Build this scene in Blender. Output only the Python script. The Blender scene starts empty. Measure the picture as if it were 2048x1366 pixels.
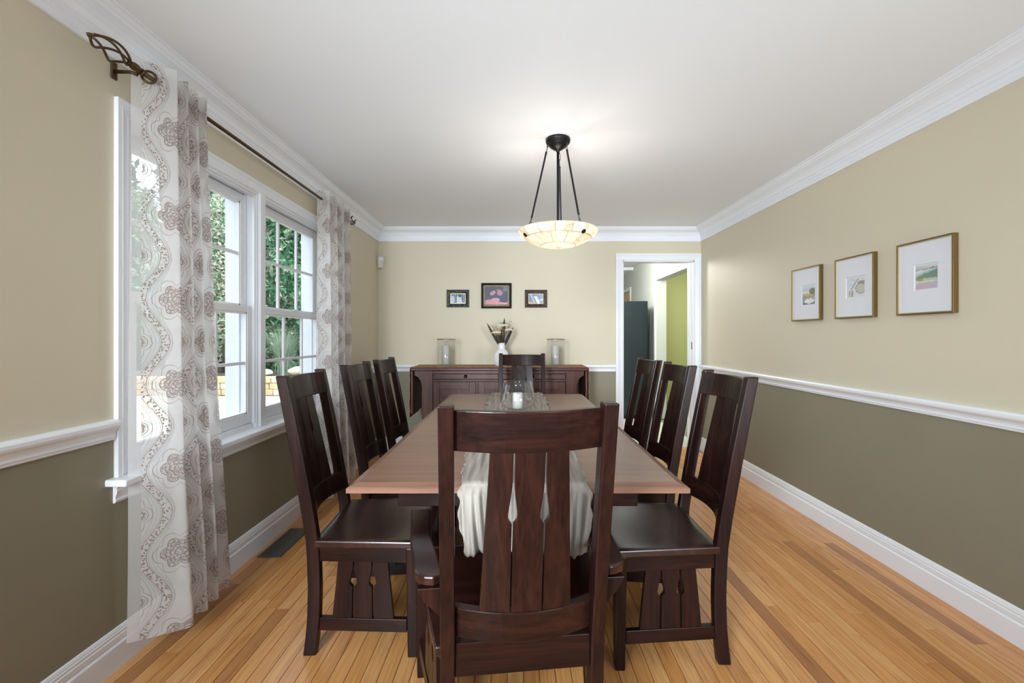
import bpy, bmesh, math, random
from mathutils import Vector, Matrix
import numpy as np
random.seed(7)
R = math.radians
C = bpy.context.scene.collection
S = bpy.context.scene

# ------------------------------------------------------------------ camera, sky, lights, exposure
cam_d = bpy.data.cameras.new('camera'); cam = bpy.data.objects.new('camera', cam_d); C.objects.link(cam)
cam.location = (0, 0, 1.2225); cam.rotation_euler = (R(90), 0, 0)
cam_d.sensor_width = 36; cam_d.lens = 36*900/2048
cam_d.shift_x = -7/2048; cam_d.shift_y = -10.5/2048
cam_d.clip_start = .05; cam_d.clip_end = 200
S.camera = cam
S.view_settings.view_transform = 'Standard'; S.view_settings.look = 'None'
S.view_settings.gamma = 1; S.view_settings.use_curve_mapping = False
S.view_settings.exposure = 0.30
S.cycles.use_denoising = True
S.cycles.max_bounces = 10; S.cycles.transparent_max_bounces = 16
S.cycles.sample_clamp_indirect = 6

wd = bpy.data.worlds.new('sky'); S.world = wd; wd.use_nodes = True
bg = wd.node_tree.nodes['Background']
bg.inputs[0].default_value = (.80, .89, 1, 1); bg.inputs[1].default_value = 2.6

def lamp(name, kind, energy, loc, rot=(0,0,0), size=1, size_y=None, color=(1,1,1)):
    d = bpy.data.lights.new(name, kind); d.energy = energy; d.color = color
    if kind == 'AREA':
        d.shape = 'RECTANGLE'; d.size = size; d.size_y = size_y or size
    elif kind == 'SUN': d.angle = size
    else: d.shadow_soft_size = size
    o = bpy.data.objects.new(name, d); C.objects.link(o); o.location = loc; o.rotation_euler = rot
    return o
# sun high over the house roof: it lights the garden, not the room
sun_dir = Vector((-.62, .42, -1.0))
s_ = lamp('sun', 'SUN', 4.2, (6,-6,10), size=R(.6), color=(1,.96,.9))
s_.rotation_euler = sun_dir.to_track_quat('-Z','Y').to_euler()
# added fill lamps with no visible source: an up-facing panel, others behind the camera
lamp('bounce_fill', 'AREA', 9, (.25,-.15,1.0), (R(138),0,0), .8, .5, (.83,.93,1))
for nm,e,loc,tilt,az,sp in (('rear_left_fill',42,(-1.2,-1.4,1.7),75,-20,80),('rear_right_fill',24,(1.8,-1.4,1.15),95,10,80),('rear_low_fill',13,(-1.2,-1.4,1.15),99,-17,68)):
    w_ = lamp(nm, 'AREA', e, loc, (R(tilt),0,R(az)), .9, 1.2, (.83,.93,1)); w_.data.spread = R(sp)
lamp('hall_fill', 'POINT', 60, (1.2,6.1,2.2), size=.15, color=(1,.97,.92))  # added fill to brighten the hall; no fixture is seen there
lamp('green_room_fill', 'POINT', 44, (3.0,6.6,2.1), size=.15, color=(1,.97,.92))  # unseen point source added to light the lime walls

# ------------------------------------------------------------------ helpers
def lin(c):
    return tuple((x/12.92 if x <= .04045 else ((x+.055)/1.055)**2.4) for x in (v/255 for v in c))
def rgba(c): return (*lin(c), 1)

class MB:
    def __init__(s): s.v=[]; s.f=[]; s.sm=[]
    def add(s, vs, fs, smooth=False):
        n=len(s.v); s.v += [tuple(p) for p in vs]
        s.f += [tuple(i+n for i in f) for f in fs]; s.sm += [smooth]*len(fs); return s
    def hexa(s, p, smooth=False):   # p: 4 bottom (ccw), 4 top
        return s.add(p, [(3,2,1,0),(4,5,6,7),(0,1,5,4),(1,2,6,5),(2,3,7,6),(3,0,4,7)], smooth)
    def box(s, x0,x1,y0,y1,z0,z1):
        return s.hexa([(x0,y0,z0),(x1,y0,z0),(x1,y1,z0),(x0,y1,z0),(x0,y0,z1),(x1,y0,z1),(x1,y1,z1),(x0,y1,z1)])
    def prism(s, poly, fa, fb):     # fa, fb: map a 2D point to each face
        n=len(poly); vs=[fa(*p) for p in poly]+[fb(*p) for p in poly]
        return s.add(vs, [tuple(range(n-1,-1,-1)), tuple(range(n,2*n))]+[(i,(i+1)%n,n+(i+1)%n,n+i) for i in range(n)])
    def tube(s, path, r, n=10, caps=True, closed=False):
        path=[Vector(p) for p in path]; m=len(path); rr=r if isinstance(r,(list,tuple)) else [r]*m
        vs=[]; prev=None
        for i,p in enumerate(path):
            if closed: t=path[(i+1)%m]-path[i-1]
            else: t=path[min(i+1,m-1)]-path[max(i-1,0)]
            t.normalize()
            if prev is None:
                a=Vector((0,0,1)) if abs(t.z)<.9 else Vector((1,0,0)); prev=t.cross(a).normalized()
            prev=(prev-t*prev.dot(t)).normalized(); b=t.cross(prev)
            for k in range(n):
                an=2*math.pi*k/n; vs.append(p+(prev*math.cos(an)+b*math.sin(an))*rr[i])
        fs=[]
        for i in range(m if closed else m-1):
            j=(i+1)%m
            for k in range(n): fs.append((i*n+k,i*n+(k+1)%n,j*n+(k+1)%n,j*n+k))
        if caps and not closed: fs += [tuple(range(n-1,-1,-1)), tuple((m-1)*n+k for k in range(n))]
        return s.add(vs, fs, True)
    def lathe(s, prof, n=32, c=(0,0,0), a0=0, a1=2*math.pi):   # prof: (r,z)
        full=abs(a1-a0-2*math.pi)<1e-6; k=n if full else n+1; vs=[]
        for r,z in prof:
            for i in range(k):
                an=a0+(a1-a0)*i/n; vs.append((c[0]+r*math.cos(an),c[1]+r*math.sin(an),c[2]+z))
        fs=[]
        for j in range(len(prof)-1):
            for i in range(n):
                i2=(i+1)%k; fs.append((j*k+i,j*k+i2,(j+1)*k+i2,(j+1)*k+i))
        return s.add(vs, fs, True)
    def grid(s, nu, nv, fn, smooth=True):
        vs=[fn(i/(nu-1), j/(nv-1)) for j in range(nv) for i in range(nu)]
        fs=[(j*nu+i,j*nu+i+1,(j+1)*nu+i+1,(j+1)*nu+i) for j in range(nv-1) for i in range(nu-1)]
        return s.add(vs, fs, smooth)
    def sweep(s, prof, p0, p1, A, B, m0=0, m1=0):   # profile (a,b) along p0->p1, mitred by m*a
        p0,p1,A,B=map(Vector,(p0,p1,A,B)); d=(p1-p0).normalized(); n=len(prof)
        vs=[p0+A*a+B*b+d*m0*a for a,b in prof]+[p1+A*a+B*b+d*m1*a for a,b in prof]
        return s.add(vs, [tuple(range(n-1,-1,-1)),tuple(range(n,2*n))]+[(i,(i+1)%n,n+(i+1)%n,n+i) for i in range(n)])
    def build(s, name, mat, parent=None, bevel=0, seg=2, loc=None, weld=False, solid=0):
        me=bpy.data.meshes.new(name); me.from_pydata(s.v, [], s.f)
        me.polygons.foreach_set('use_smooth', s.sm)
        bm=bmesh.new(); bm.from_mesh(me)
        if weld: bmesh.ops.remove_doubles(bm, verts=bm.verts, dist=1e-5)
        bmesh.ops.recalc_face_normals(bm, faces=bm.faces)
        if bevel:
            es=[e for e in bm.edges if len(e.link_faces)==2 and e.calc_face_angle(0)>.5]
            bmesh.ops.bevel(bm, geom=es, offset=bevel, segments=seg, affect='EDGES', profile=.5, clamp_overlap=True)
        bm.to_mesh(me); bm.free()
        o=bpy.data.objects.new(name, me); C.objects.link(o)
        if mat: me.materials.append(mat)
        if parent: o.parent=parent
        if loc: o.location=loc
        if solid:
            md=o.modifiers.new('solid','SOLIDIFY'); md.thickness=solid; md.offset=0
        return o

def tag(o, label=None, cat=None, group=None, kind=None):
    if label: o['label']=label
    if cat: o['category']=cat
    if group: o['group']=group
    if kind: o['kind']=kind
    return o
def thing(name, label, cat, loc=(0,0,0), rz=0, group=None):
    o=bpy.data.objects.new(name, None); C.objects.link(o); o.empty_display_size=.1
    o.location=loc; o.rotation_euler=(0,0,rz); return tag(o,label,cat,group)
def struct(name, parent=None):
    o=bpy.data.objects.new(name, None); C.objects.link(o); o['kind']='structure'
    if parent: o.parent=parent
    return o
def st(o): o['kind']='structure'; return o
def dup(root, loc, rz, label):
    r=root.copy(); C.objects.link(r); r.location=loc; r.rotation_euler=(0,0,rz); r['label']=label
    for ch in list(root.children):
        c=ch.copy(); C.objects.link(c); c.parent=r
        for g in list(ch.children):
            d=g.copy(); C.objects.link(d); d.parent=c
    return r
def catmull(pts, n=12):
    P=[pts[0]]+list(pts)+[pts[-1]]; out=[]
    for i in range(1,len(P)-2):
        for k in range(n):
            t=k/n
            out.append(tuple(.5*((2*b)+(-a+c)*t+(2*a-5*b+4*c-d)*t*t+(-a+3*b-3*c+d)*t**3) for a,b,c,d in zip(P[i-1],P[i],P[i+1],P[i+2])))
    out.append(tuple(pts[-1])); return out

# node expressions
class E:
    def __init__(s, nt, k): s.nt=nt; s.k=k
    def _op(s, op, *a):
        n=s.nt.nodes.new('ShaderNodeMath'); n.operation=op
        for i,x in enumerate((s,)+a):
            x=x.k if isinstance(x,E) else x
            if isinstance(x,(int,float)): n.inputs[i].default_value=x
            else: s.nt.links.new(x, n.inputs[i])
        return E(s.nt, n.outputs[0])
    def __add__(s,o): return s._op('ADD',o)
    def __radd__(s,o): return s._op('ADD',o)
    def __sub__(s,o): return s._op('SUBTRACT',o)
    def __rsub__(s,o): return (s*-1)+o
    def __mul__(s,o): return s._op('MULTIPLY',o)
    def __rmul__(s,o): return s._op('MULTIPLY',o)
    def __truediv__(s,o): return s._op('DIVIDE',o)
    def abs(s): return s._op('ABSOLUTE')
    def mod(s,o): return s._op('FLOORED_MODULO',o)
    def cos(s): return s._op('COSINE')
    def sqrt(s): return s._op('SQRT')
    def frac(s): return s._op('FRACT')
    def atan2(s,o): return s._op('ARCTAN2',o)
    def lt(s,o): return s._op('LESS_THAN',o)
    def gt(s,o): return s._op('GREATER_THAN',o)
    def mx(s,o): return s._op('MAXIMUM',o)
    def mn(s,o): return s._op('MINIMUM',o)

def newmat(name):
    m=bpy.data.materials.new(name); m.use_nodes=True; nt=m.node_tree
    return m, nt, nt.nodes, nt.links, nt.nodes['Principled BSDF']
def coords(nt, kind='Object', scale=(1,1,1), rand=False):
    tc=nt.nodes.new('ShaderNodeTexCoord'); mp=nt.nodes.new('ShaderNodeMapping'); mp.inputs['Scale'].default_value=scale
    nt.links.new(tc.outputs[kind], mp.inputs['Vector'])
    if rand:
        oi=nt.nodes.new('ShaderNodeObjectInfo'); m=nt.nodes.new('ShaderNodeMath'); m.operation='MULTIPLY'; m.inputs[1].default_value=57
        nt.links.new(oi.outputs['Random'], m.inputs[0]); cb=nt.nodes.new('ShaderNodeCombineXYZ')
        for i in range(3): nt.links.new(m.outputs[0], cb.inputs[i])
        nt.links.new(cb.outputs[0], mp.inputs['Location'])
    return mp.outputs[0]
def noise(nt, vec, scale, detail=4, rough=.5, dist=0):
    n=nt.nodes.new('ShaderNodeTexNoise'); n.inputs['Scale'].default_value=scale; n.inputs['Detail'].default_value=detail
    n.inputs['Roughness'].default_value=rough; n.inputs['Distortion'].default_value=dist
    if vec is not None: nt.links.new(vec, n.inputs['Vector'])
    return n.outputs['Fac']
def ramp(nt, fac, stops, interp='LINEAR'):
    r=nt.nodes.new('ShaderNodeValToRGB'); cr=r.color_ramp; cr.interpolation=interp
    while len(cr.elements)<len(stops): cr.elements.new(.5)
    for e,(p,c) in zip(cr.elements, stops): e.position=p; e.color=rgba(c)
    nt.links.new(fac, r.inputs[0]); return r.outputs[0]
def mixc(nt, fac, a, b, mode='MIX'):
    m=nt.nodes.new('ShaderNodeMix'); m.data_type='RGBA'; m.blend_type=mode
    for sock,x in ((m.inputs[0],fac),(m.inputs[6],a),(m.inputs[7],b)):
        if isinstance(x,E): x=x.k
        if isinstance(x,(int,float,tuple)): sock.default_value=x
        else: nt.links.new(x, sock)
    return m.outputs[2]
def bump(nt, b, h, strength=.2, dist=.002):
    n=nt.nodes.new('ShaderNodeBump'); n.inputs['Strength'].default_value=strength; n.inputs['Distance'].default_value=dist
    nt.links.new(h, n.inputs['Height']); nt.links.new(n.outputs[0], b.inputs['Normal'])
def setp(b, **k):
    for n,v in k.items(): b.inputs[n.replace('_',' ')].default_value=v

def plain(name, col, rough=.5, var=.04, scale=8, metal=0, bumps=0, bscale=150, coat=0):
    m,nt,N,L,b=newmat(name); v=coords(nt); f=noise(nt,v,scale)
    c=mixc(nt, f, tuple(x*(1-var) for x in lin(col))+(1,), tuple(min(1,x*(1+var)) for x in lin(col))+(1,))
    L.new(c,b.inputs['Base Color']); setp(b,Roughness=rough,Metallic=metal,Coat_Weight=coat)
    if bumps: bump(nt,b,noise(nt,v,bscale,3),bumps)
    return m
def wood(name, dark, mid, light, axis=2, rough=.33, coat=.25, gs=1.0, spec=.5):
    m,nt,N,L,b=newmat(name)
    sc=[26*gs]*3; sc[axis]=2.2*gs
    v=coords(nt,'Object',tuple(sc),True)
    f=noise(nt,v,1.0,6,.6,.6); c=ramp(nt,f,[(.3,dark),(.5,mid),(.72,light)])
    sc2=[160]*3; sc2[axis]=5; f2=noise(nt,coords(nt,'Object',tuple(sc2),True),1.0,2)
    c=mixc(nt,.25,c,ramp(nt,f2,[(.35,dark),(.65,light)]))
    L.new(c,b.inputs['Base Color']); setp(b,Roughness=rough,Coat_Weight=coat,Coat_Roughness=.22,Specular_IOR_Level=spec)
    bump(nt,b,f2,.05,.0006)
    return m

W3 = {}
for ax,nm in enumerate('xyz'):
    W3[nm]=wood('cherry_wood_'+nm,(17,8,7),(31,15,12),(50,25,19),ax,.30,0,1.0,.2)
    W3['p'+nm]=wood('polished_cherry_'+nm,(22,10,8),(38,18,14),(62,31,23),ax,.27,.2,.8,.5)
    W3['t'+nm]=wood('table_wood_'+nm,(104,69,53),(119,83,65),(135,98,79),ax,.36,.3,.7)
    W3['s'+nm]=wood('sideboard_wood_'+nm,(52,23,17),(78,38,28),(104,56,42),ax,.42,.1,1.0,.4)
M = {}
def twotone(name, zs, up, lo):
    m,nt,N,L,b=newmat(name); g=N.new('ShaderNodeNewGeometry'); sx=N.new('ShaderNodeSeparateXYZ'); L.new(g.outputs['Position'],sx.inputs[0])
    f=E(nt,sx.outputs[2]).gt(zs); v=coords(nt); n=noise(nt,v,1.3)
    a=mixc(nt,f,rgba(lo),rgba(up)); c=mixc(nt,n,a,mixc(nt,.06,a,(1,1,1,1)))
    L.new(c,b.inputs['Base Color']); setp(b,Roughness=.55,Specular_IOR_Level=.35)
    bump(nt,b,noise(nt,v,220,3),.06,.001); return m
M['wall']=twotone('two_tone_wall_paint',.88,(206,196,172),(132,125,104))
M['ceiling']=plain('ceiling_paint',(238,240,243),.8,.01,3,0,.05,200)
M['trim']=plain('white_trim_paint',(234,236,241),.32,.01,6)
M['vinyl']=plain('white_window_vinyl',(228,229,232),.35,.01,6)
M['dark']=plain('dark_subfloor',(40,26,16),.8)
M['bronze']=plain('bronze_metal',(92,72,50),.42,.35,90,.85)
M['black_metal']=plain('black_bronze_metal',(24,22,21),.4,.2,60,.5)
M['steel']=plain('pewter_metal',(150,145,138),.25,.1,30,.9)
M['gold']=plain('brushed_gold_frame',(122,101,62),.38,.12,60,.75)
M['gold_face']=plain('pale_gold_lip',(196,178,140),.35,.08,60,.5)
M['mat_board']=plain('white_mat_board',(218,219,224),.6,.01,20)
M['candle']=plain('ivory_wax',(192,188,184),.45,.02,20); M['candle'].node_tree.nodes['Principled BSDF'].inputs['Subsurface Weight'].default_value=0
M['wick']=plain('charred_wick',(40,34,30),.9)
M['ceramic']=plain('white_ceramic',(226,225,226),.2,.02,10,0,0,0,.5)
M['plastic']=plain('ivory_plastic',(214,208,196),.45,.02,10)
M['vent_metal']=plain('dark_grey_vent',(92,90,84),.45,.1,60,.4)
M['vent_dark']=plain('vent_duct_dark',(16,20,22),.7)
M['fridge']=plain('dark_teal_enamel',(7,28,34),.4,.05,5)
M['hall_wall']=plain('grey_green_paint',(196,201,194),.6,.02,3)
M['lime']=plain('lime_green_paint',(170,174,114),.6,.02,3)
M['birch']=plain('pale_birch_door',(222,186,136),.5,.08,6)
M['frame_dark']=plain('black_picture_frame',(28,26,24),.35,.15,60)
M['soil']=plain('garden_soil',(72,62,48),.95,.3,5,0,.4,30)
M['bark']=plain('tree_bark',(84,74,66),.9,.3,14,0,.5,30)
M['house']=plain('white_siding',(226,226,224),.6)

def embossed(name, a, b_, sc=130):
    m,nt,N,L,b=newmat(name); v=coords(nt); vo=N.new('ShaderNodeTexVoronoi'); vo.inputs['Scale'].default_value=sc; L.new(v,vo.inputs['Vector'])
    L.new(ramp(nt,vo.outputs['Distance'],[(.2,b_),(.6,a)]),b.inputs['Base Color']); setp(b,Roughness=.4,Metallic=.4)
    bump(nt,b,vo.outputs['Distance'],.6,.003); return m
M['emb_silver']=embossed('embossed_pewter_frame',(30,30,30),(112,114,112))
M['emb_bronze']=embossed('embossed_bronze_frame',(36,30,26),(122,96,76))
M['emb_gold']=embossed('embossed_gold_slip',(96,82,62),(172,154,124),160)

def glass(name, tint=(1,1,1), ior=1.45, rough=.0):
    m,nt,N,L,b=newmat(name); N.remove(b); out=[n for n in N if n.type=='OUTPUT_MATERIAL'][0]
    t=N.new('ShaderNodeBsdfTransparent'); t.inputs[0].default_value=(*tint,1)
    g=N.new('ShaderNodeBsdfGlossy'); g.inputs['Roughness'].default_value=rough; fr=N.new('ShaderNodeLayerWeight'); fr.inputs[0].default_value=.5
    n=noise(nt,coords(nt),3); mm=E(nt,n)*.04+1.0; q=E(nt,fr.outputs['Facing'])
    f=((q*q*q*(.75 if ior>1.45 else q*.34) if ior>1.4 else q*q*q*q*.35)+(ior-1)/(ior+1)*(ior-1)/(ior+1))*mm
    x=N.new('ShaderNodeMixShader'); L.new(f.k,x.inputs[0]); L.new(t.outputs[0],x.inputs[1]); L.new(g.outputs[0],x.inputs[2]); L.new(x.outputs[0],out.inputs[0]); return m
M['pane']=glass('window_glass',(.97,.985,.98),1.3)
M['glass']=glass('clear_blown_glass',(.985,.988,.985),1.42)
M['glass_bowl']=glass('clear_bowl_glass',(.975,.978,.975),1.5)
M['thickglass']=glass('thick_clear_glass',(.93,.95,.94),1.6)

# floor planks: honey oak strips, each board its own tone and grain
def plankmat():
    m,nt,N,L,b=newmat('honey_oak_plank'); oi=N.new('ShaderNodeObjectInfo')
    base=ramp(nt,oi.outputs['Random'],[(0,(178,124,74)),(.07,(206,146,86)),(.45,(214,156,95)),(.85,(220,168,110)),(.96,(196,134,78)),(1,(164,110,64))])
    v=coords(nt,'Object',(46,2.6,20),True); f=noise(nt,v,1.0,5,.6,1.1)
    g=ramp(nt,f,[(.30,(196,172,148)),(.44,(240,232,222)),(.6,(255,255,255))])
    c=mixc(nt,.75,base,g,'MULTIPLY')
    f2=noise(nt,coords(nt,'Object',(300,7,50),True),1.0,2); c=mixc(nt,.35,c,ramp(nt,f2,[(.35,(196,170,140)),(.6,(255,255,255))]),'MULTIPLY')
    L.new(c,b.inputs['Base Color']); setp(b,Roughness=.34,Coat_Weight=.25,Coat_Roughness=.2,Specular_IOR_Level=.45); bump(nt,b,f2,.06,.0005); return m
M['plank']=plankmat()

XL,XR,YB,ZC,YF=-1.4745,1.991,4.826,2.378,-1.7
WT=.13
# ------------------------------------------------------------------ floor and ceiling
fl=st(MB().box(XL-.05,XR+.05,YF-.1,YB+.02,-.12,-.018).build('floor',M['dark']))
rnd=random.Random(3); x=XL; planks=[]; back=MB()
w=.0578
while x<XR-.001:
    x1=min(x+w,XR); y=1.36-rnd.uniform(0,.35)
    yy=YF
    back.box(x+.0005,x1-.0005,YF,y-.001,-.018,0)
    while y<YB-.001:
        l=rnd.choice([.5,.65,.8,.95,1.1,1.3])*rnd.uniform(.85,1.2); y1=y+l
        if YB-y1<.3: y1=YB
        planks.append((x,x1,y,y1)); y=y1
    x=x1
for (a,b_,c,d) in planks[:300]:
    hw,hl=(b_-a)/2,(d-c)/2; g=.0006; e=.0012
    o=MB().hexa([(-hw+g,-hl+g,-.018),(hw-g,-hl+g,-.018),(hw-g,hl-g,-.018),(-hw+g,hl-g,-.018),(-hw+e,-hl+e,0),(hw-e,-hl+e,0),(hw-e,hl-e,0),(-hw+e,hl-e,0)]).build('plank',M['plank'],fl,loc=((a+b_)/2,(c+d)/2,0))
tag(back.build('plank_rows',M['plank'],fl),kind='stuff')
st(MB().box(XL-.3,XR+.3,YF-.1,YB+.13,ZC,ZC+.25).build('ceiling',M['ceiling']))

# ------------------------------------------------------------------ walls
WY0,WY1,WZ0,WZ1=1.705,3.495,.70,2.045      # window hole
DX0,DX1,DZ=(1245-1031)/186.5,1.915,2.035   # door opening in the back wall
b=MB(); xo=XL-WT
b.box(xo,XL,YF-.1,WY0,0,ZC); b.box(xo,XL,WY1,YB+.13,0,ZC); b.box(xo,XL,WY0,WY1,0,WZ0); b.box(xo,XL,WY0,WY1,WZ1,ZC)
st(b.build('wall_left',M['wall']))
st(MB().box(XR,XR+.1,YF-.1,YB,0,ZC).build('wall_right',M['wall']))
b=MB(); b.box(XL,DX0,YB,YB+.12,0,ZC); b.box(DX1,XR+.09,YB,YB+.12,0,ZC); b.box(DX0,DX1,YB,YB+.12,DZ,ZC)
st(b.build('wall_back',M['wall']))
b=MB(); b.box(XL-.1,XR+.1,YF-.1,YF,0,ZC)
st(b.build('wall_front',M['wall']))

# ------------------------------------------------------------------ trim: crown, chair rail, baseboard
crown=[(0,-.142),(.010,-.142),(.013,-.138),(.013,-.128),(.016,-.124),(.016,-.106),(.013,-.103),(.0165,-.098),(.0165,-.081),(.022,-.079),(.024,-.074),(.030,-.060),(.042,-.046),(.058,-.036),(.070,-.030),(.073,-.024),(.078,-.022),(.084,-.014),(.087,-.010),(.087,-.007),(.094,-.006),(.096,0),(0,0)]
base=[(0,0),(.0155,0),(.0155,.088),(.0125,.093),(.0105,.095),(.0115,.100),(.0115,.119),(.0090,.122),(.0098,.126),(.0098,.131),(.0076,.134),(.0076,.138),(.004,.1465),(0,.1485)]
rail=[(0,.8445),(.008,.8445),(.010,.848),(.010,.853),(.0135,.856),(.0135,.861),(.012,.864),(.013,.872),(.018,.882),(.026,.888),(.030,.892),(.033,.899),(.033,.910),(.029,.917),(.022,.9195),(0,.9195)]
def runs(name, prof, z, segs):
    for i,(p0,p1,A,m0,m1) in enumerate(segs):
        st(MB().sweep(prof,(p0[0],p0[1],z),(p1[0],p1[1],z),(A[0],A[1],0),(0,0,1),m0,m1).build(name[i] if isinstance(name,list) else name,M['trim']))
runs(['trim_1','trim_2','trim_3'],crown,ZC-.0002,[((XL,YF),(XL,YB),(1,0),0,-1),((XL,YB),(XR,YB),(0,-1),1,-1),((XR,YB),(XR,YF),(-1,0),1,0)])
CW=.073   # door casing width
CX0=(1231-1031)/186.5
runs(['trim_4','trim_5','trim_6','trim_7'],rail,0,[((XL,YF),(XL,1.646),(1,0),0,0),((XL,3.558),(XL,YB),(1,0),0,-1),((XL,YB),(CX0,YB),(0,-1),1,0),((XR,YB-.018),(XR,YF),(-1,0),0,0)])
runs(['baseboard_left','baseboard_back','baseboard_right'],base,0,[((XL,YF),(XL,YB),(1,0),0,-1),((XL,YB),(CX0,YB),(0,-1),1,0),((XR,YB-.02),(XR,YF),(-1,0),0,0)])

# ------------------------------------------------------------------ doorway in the back wall
casing=[(0,0),(0,.008),(.004,.011),(.010,.011),(.013,.007),(.016,.008),(.030,.011),(.046,.0155),(.050,.018),(.056,.015),(.060,.018),(.073,.018),(.073,0)]
d1=struct('door_1')
def cas(nm,p0,p1,A,m0,m1,prof=casing,B=(0,-1,0),par=None):
    return MB().sweep(prof,p0,p1,A,B,m0,m1).build(nm,M['trim'],par)
cas('side_casing',(DX0,YB,0),(DX0,YB,DZ),(-1,0,0),0,1,par=d1)
cas('side_casing',(DX1,YB,0),(DX1,YB,DZ),(1,0,0),0,1,par=d1)
cas('head_casing',(DX0,YB,DZ),(DX1,YB,DZ),(0,0,1),-1,1,par=d1)
MB().box(DX0-.001,DX0+.012,YB-.001,YB+.125,0,DZ).build('side_jamb',M['trim'],d1)
j=MB(); j.box(DX1-.012,DX1+.001,YB-.001,YB+.125,0,DZ); j.box(DX1-.022,DX1-.012,YB+.055,YB+.125,0,DZ); j=j.build('side_jamb',M['trim'],d1,.001)
sp=MB().box(DX1-.0135,DX1-.0118,YB+.02,YB+.045,1.08,1.16).build('strike_plate',M['steel'],d1)
MB().box(DX0,DX1,YB-.001,YB+.125,DZ-.012,DZ+.001).build('head_jamb',M['trim'],d1)

# ------------------------------------------------------------------ hall beyond the doorway
HX=2.083; HZ=2.44; HY0=YB+.12; HYE=9.4
fh=st(MB().box(.2,HX+2.2,HY0-.1,HYE,-.12,-.012).build('floor_hall',plain('grout',(120,122,112),.8)))
tile=plain('pale_grey_tile',(196,198,186),.4,.06,5)
tm=MB().box(-.148,.148,-.148,.148,-.012,0).build('tile',tile,fh,.002)
k=0
for i in range(6):
    for jj in range(14):
        x_=HX-.15-i*.3; y_=HY0+.16+jj*.3
        o=tm if k==0 else tm.copy()
        if k: C.objects.link(o); o.parent=fh
        o.location=(x_,y_,0); k+=1
MB().box(DX0,DX1,YB-.0,HY0+.008,-.012,.004).build('threshold',M['plank'],fh,.002)
OY0,OY1,OZ=5.42,6.66,2.05     # opening to the green room
wh=MB(); wh.box(HX,HX+.15,HY0,OY0,0,HZ); wh.box(HX,HX+.15,OY1,8.16,0,HZ); wh.box(HX,HX+.15,OY0,OY1,OZ,HZ); wh.box(HX,HX+.15,8.16,8.92,2.05,HZ); wh.box(HX,HX+.15,8.92,HYE,0,HZ)
st(wh.build('wall_hall_right',M['hall_wall']))
st(MB().box(.2,HX+.15,HYE,HYE+.1,0,HZ).build('wall_hall_back',M['hall_wall']))
st(MB().box(.1,.2,HY0,HYE,0,HZ).build('wall_hall_left',M['hall_wall']))
b=MB(); b.box(.1,HX+2.3,HY0,HYE+.1,HZ,HZ+.1); b.box(.2,HX,7.95,HYE,2.39,HZ)
st(b.build('ceiling_hall',M['ceiling']))
d2=struct('door_2'); flat=[(0,0),(0,.012),(.006,.016),(.055,.018),(.06,.014),(.06,0)]
cas('side_casing',(HX,OY0,0),(HX,OY0,OZ),(0,-1,0),0,1,flat,(-1,0,0),d2)
cas('side_casing',(HX,OY1,0),(HX,OY1,OZ),(0,1,0),0,1,flat,(-1,0,0),d2)
cas('head_casing',(HX,OY0,OZ),(HX,OY1,OZ),(0,0,1),-1,1,flat,(-1,0,0),d2)
d3=struct('door_3')
cas('side_casing',(HX,8.16,0),(HX,8.16,2.05),(0,-1,0),0,1,flat,(-1,0,0),d3)
cas('head_casing',(HX,8.16,2.05),(HX,8.92,2.05),(0,0,1),-1,1,flat,(-1,0,0),d3)
MB().box(HX+.03,HX+.07,8.17,8.91,.01,2.04).build('door_leaf',M['birch'],d3,.003)
MB().box(HX+.015,HX+.03,8.26,8.82,1.1,1.94).build('door_panel',M['birch'],d3,.006)
st(MB().box(HX+.15,HX+2.2,8.4,8.5,0,HZ).build('wall_green_room',M['lime']))
st(MB().box(HX+2.1,HX+2.2,HY0,8.4,0,HZ).build('wall_green_room_right',M['lime']))
st(MB().box(XR+.1,HX+2.2,HY0-.1,HY0,0,HZ).build('wall_green_room_front',M['lime']))
runs(['baseboard_hall'],base,0,[((HX,OY0-.06),(HX,HY0),(-1,0),0,0)])

# refrigerator in the hall
fr=thing('refrigerator','tall dark teal refrigerator standing beyond the doorway','refrigerator',(1.555,7.0,0),math.pi)
MB().box(-.4,.41,-.26,.36,.05,1.743).build('cabinet',M['fridge'],fr,.012)
MB().box(-.4,.41,-.32,-.265,.07,1.2).build('door',M['fridge'],fr,.015)
MB().box(-.4,.41,-.32,-.265,1.21,1.743).build('door',M['fridge'],fr,.015)
MB().box(-.38,.39,-.27,.3,.0,.055).build('plinth',M['black_metal'],fr)
tube=MB(); tube.tube([(-.34,-.32,.5),(-.34,-.36,.53),(-.34,-.36,1.1),(-.34,-.32,1.13)],.01,8); tube.build('handle',M['steel'],fr)

# ------------------------------------------------------------------ windows in the left wall
wcas=[(0,0),(0,.008),(.003,.010),(.009,.010),(.012,.007),(.022,.009),(.034,.013),(.040,.0165),(.045,.0135),(.049,.0165),(.060,.0165),(.060,0)]
tr=struct('trim_8')
CY0,CY1,CZ=1.712,3.498,2.043
cas('side_casing',(XL,CY0,.705),(XL,CY0,CZ),(0,-1,0),0,1,wcas,(1,0,0),tr)
cas('side_casing',(XL,CY1,.705),(XL,CY1,CZ),(0,1,0),0,1,wcas,(1,0,0),tr)
cas('head_casing',(XL,CY0,CZ),(XL,CY1,CZ),(0,0,1),-1,1,wcas,(1,0,0),tr)
mul=[(-.028,0),(-.028,.010),(-.024,.0145),(.024,.0145),(.028,.010),(.028,0)]
MY=2.605
cas('mullion_casing',(XL,MY,.705),(XL,MY,CZ),(0,1,0),0,0,mul,(1,0,0),tr)
sl=MB(); sl.box(XL-.07,XL+.074,1.616,3.594,.679,.7045); sl.build('stool',M['trim'],tr,.006,3)
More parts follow.
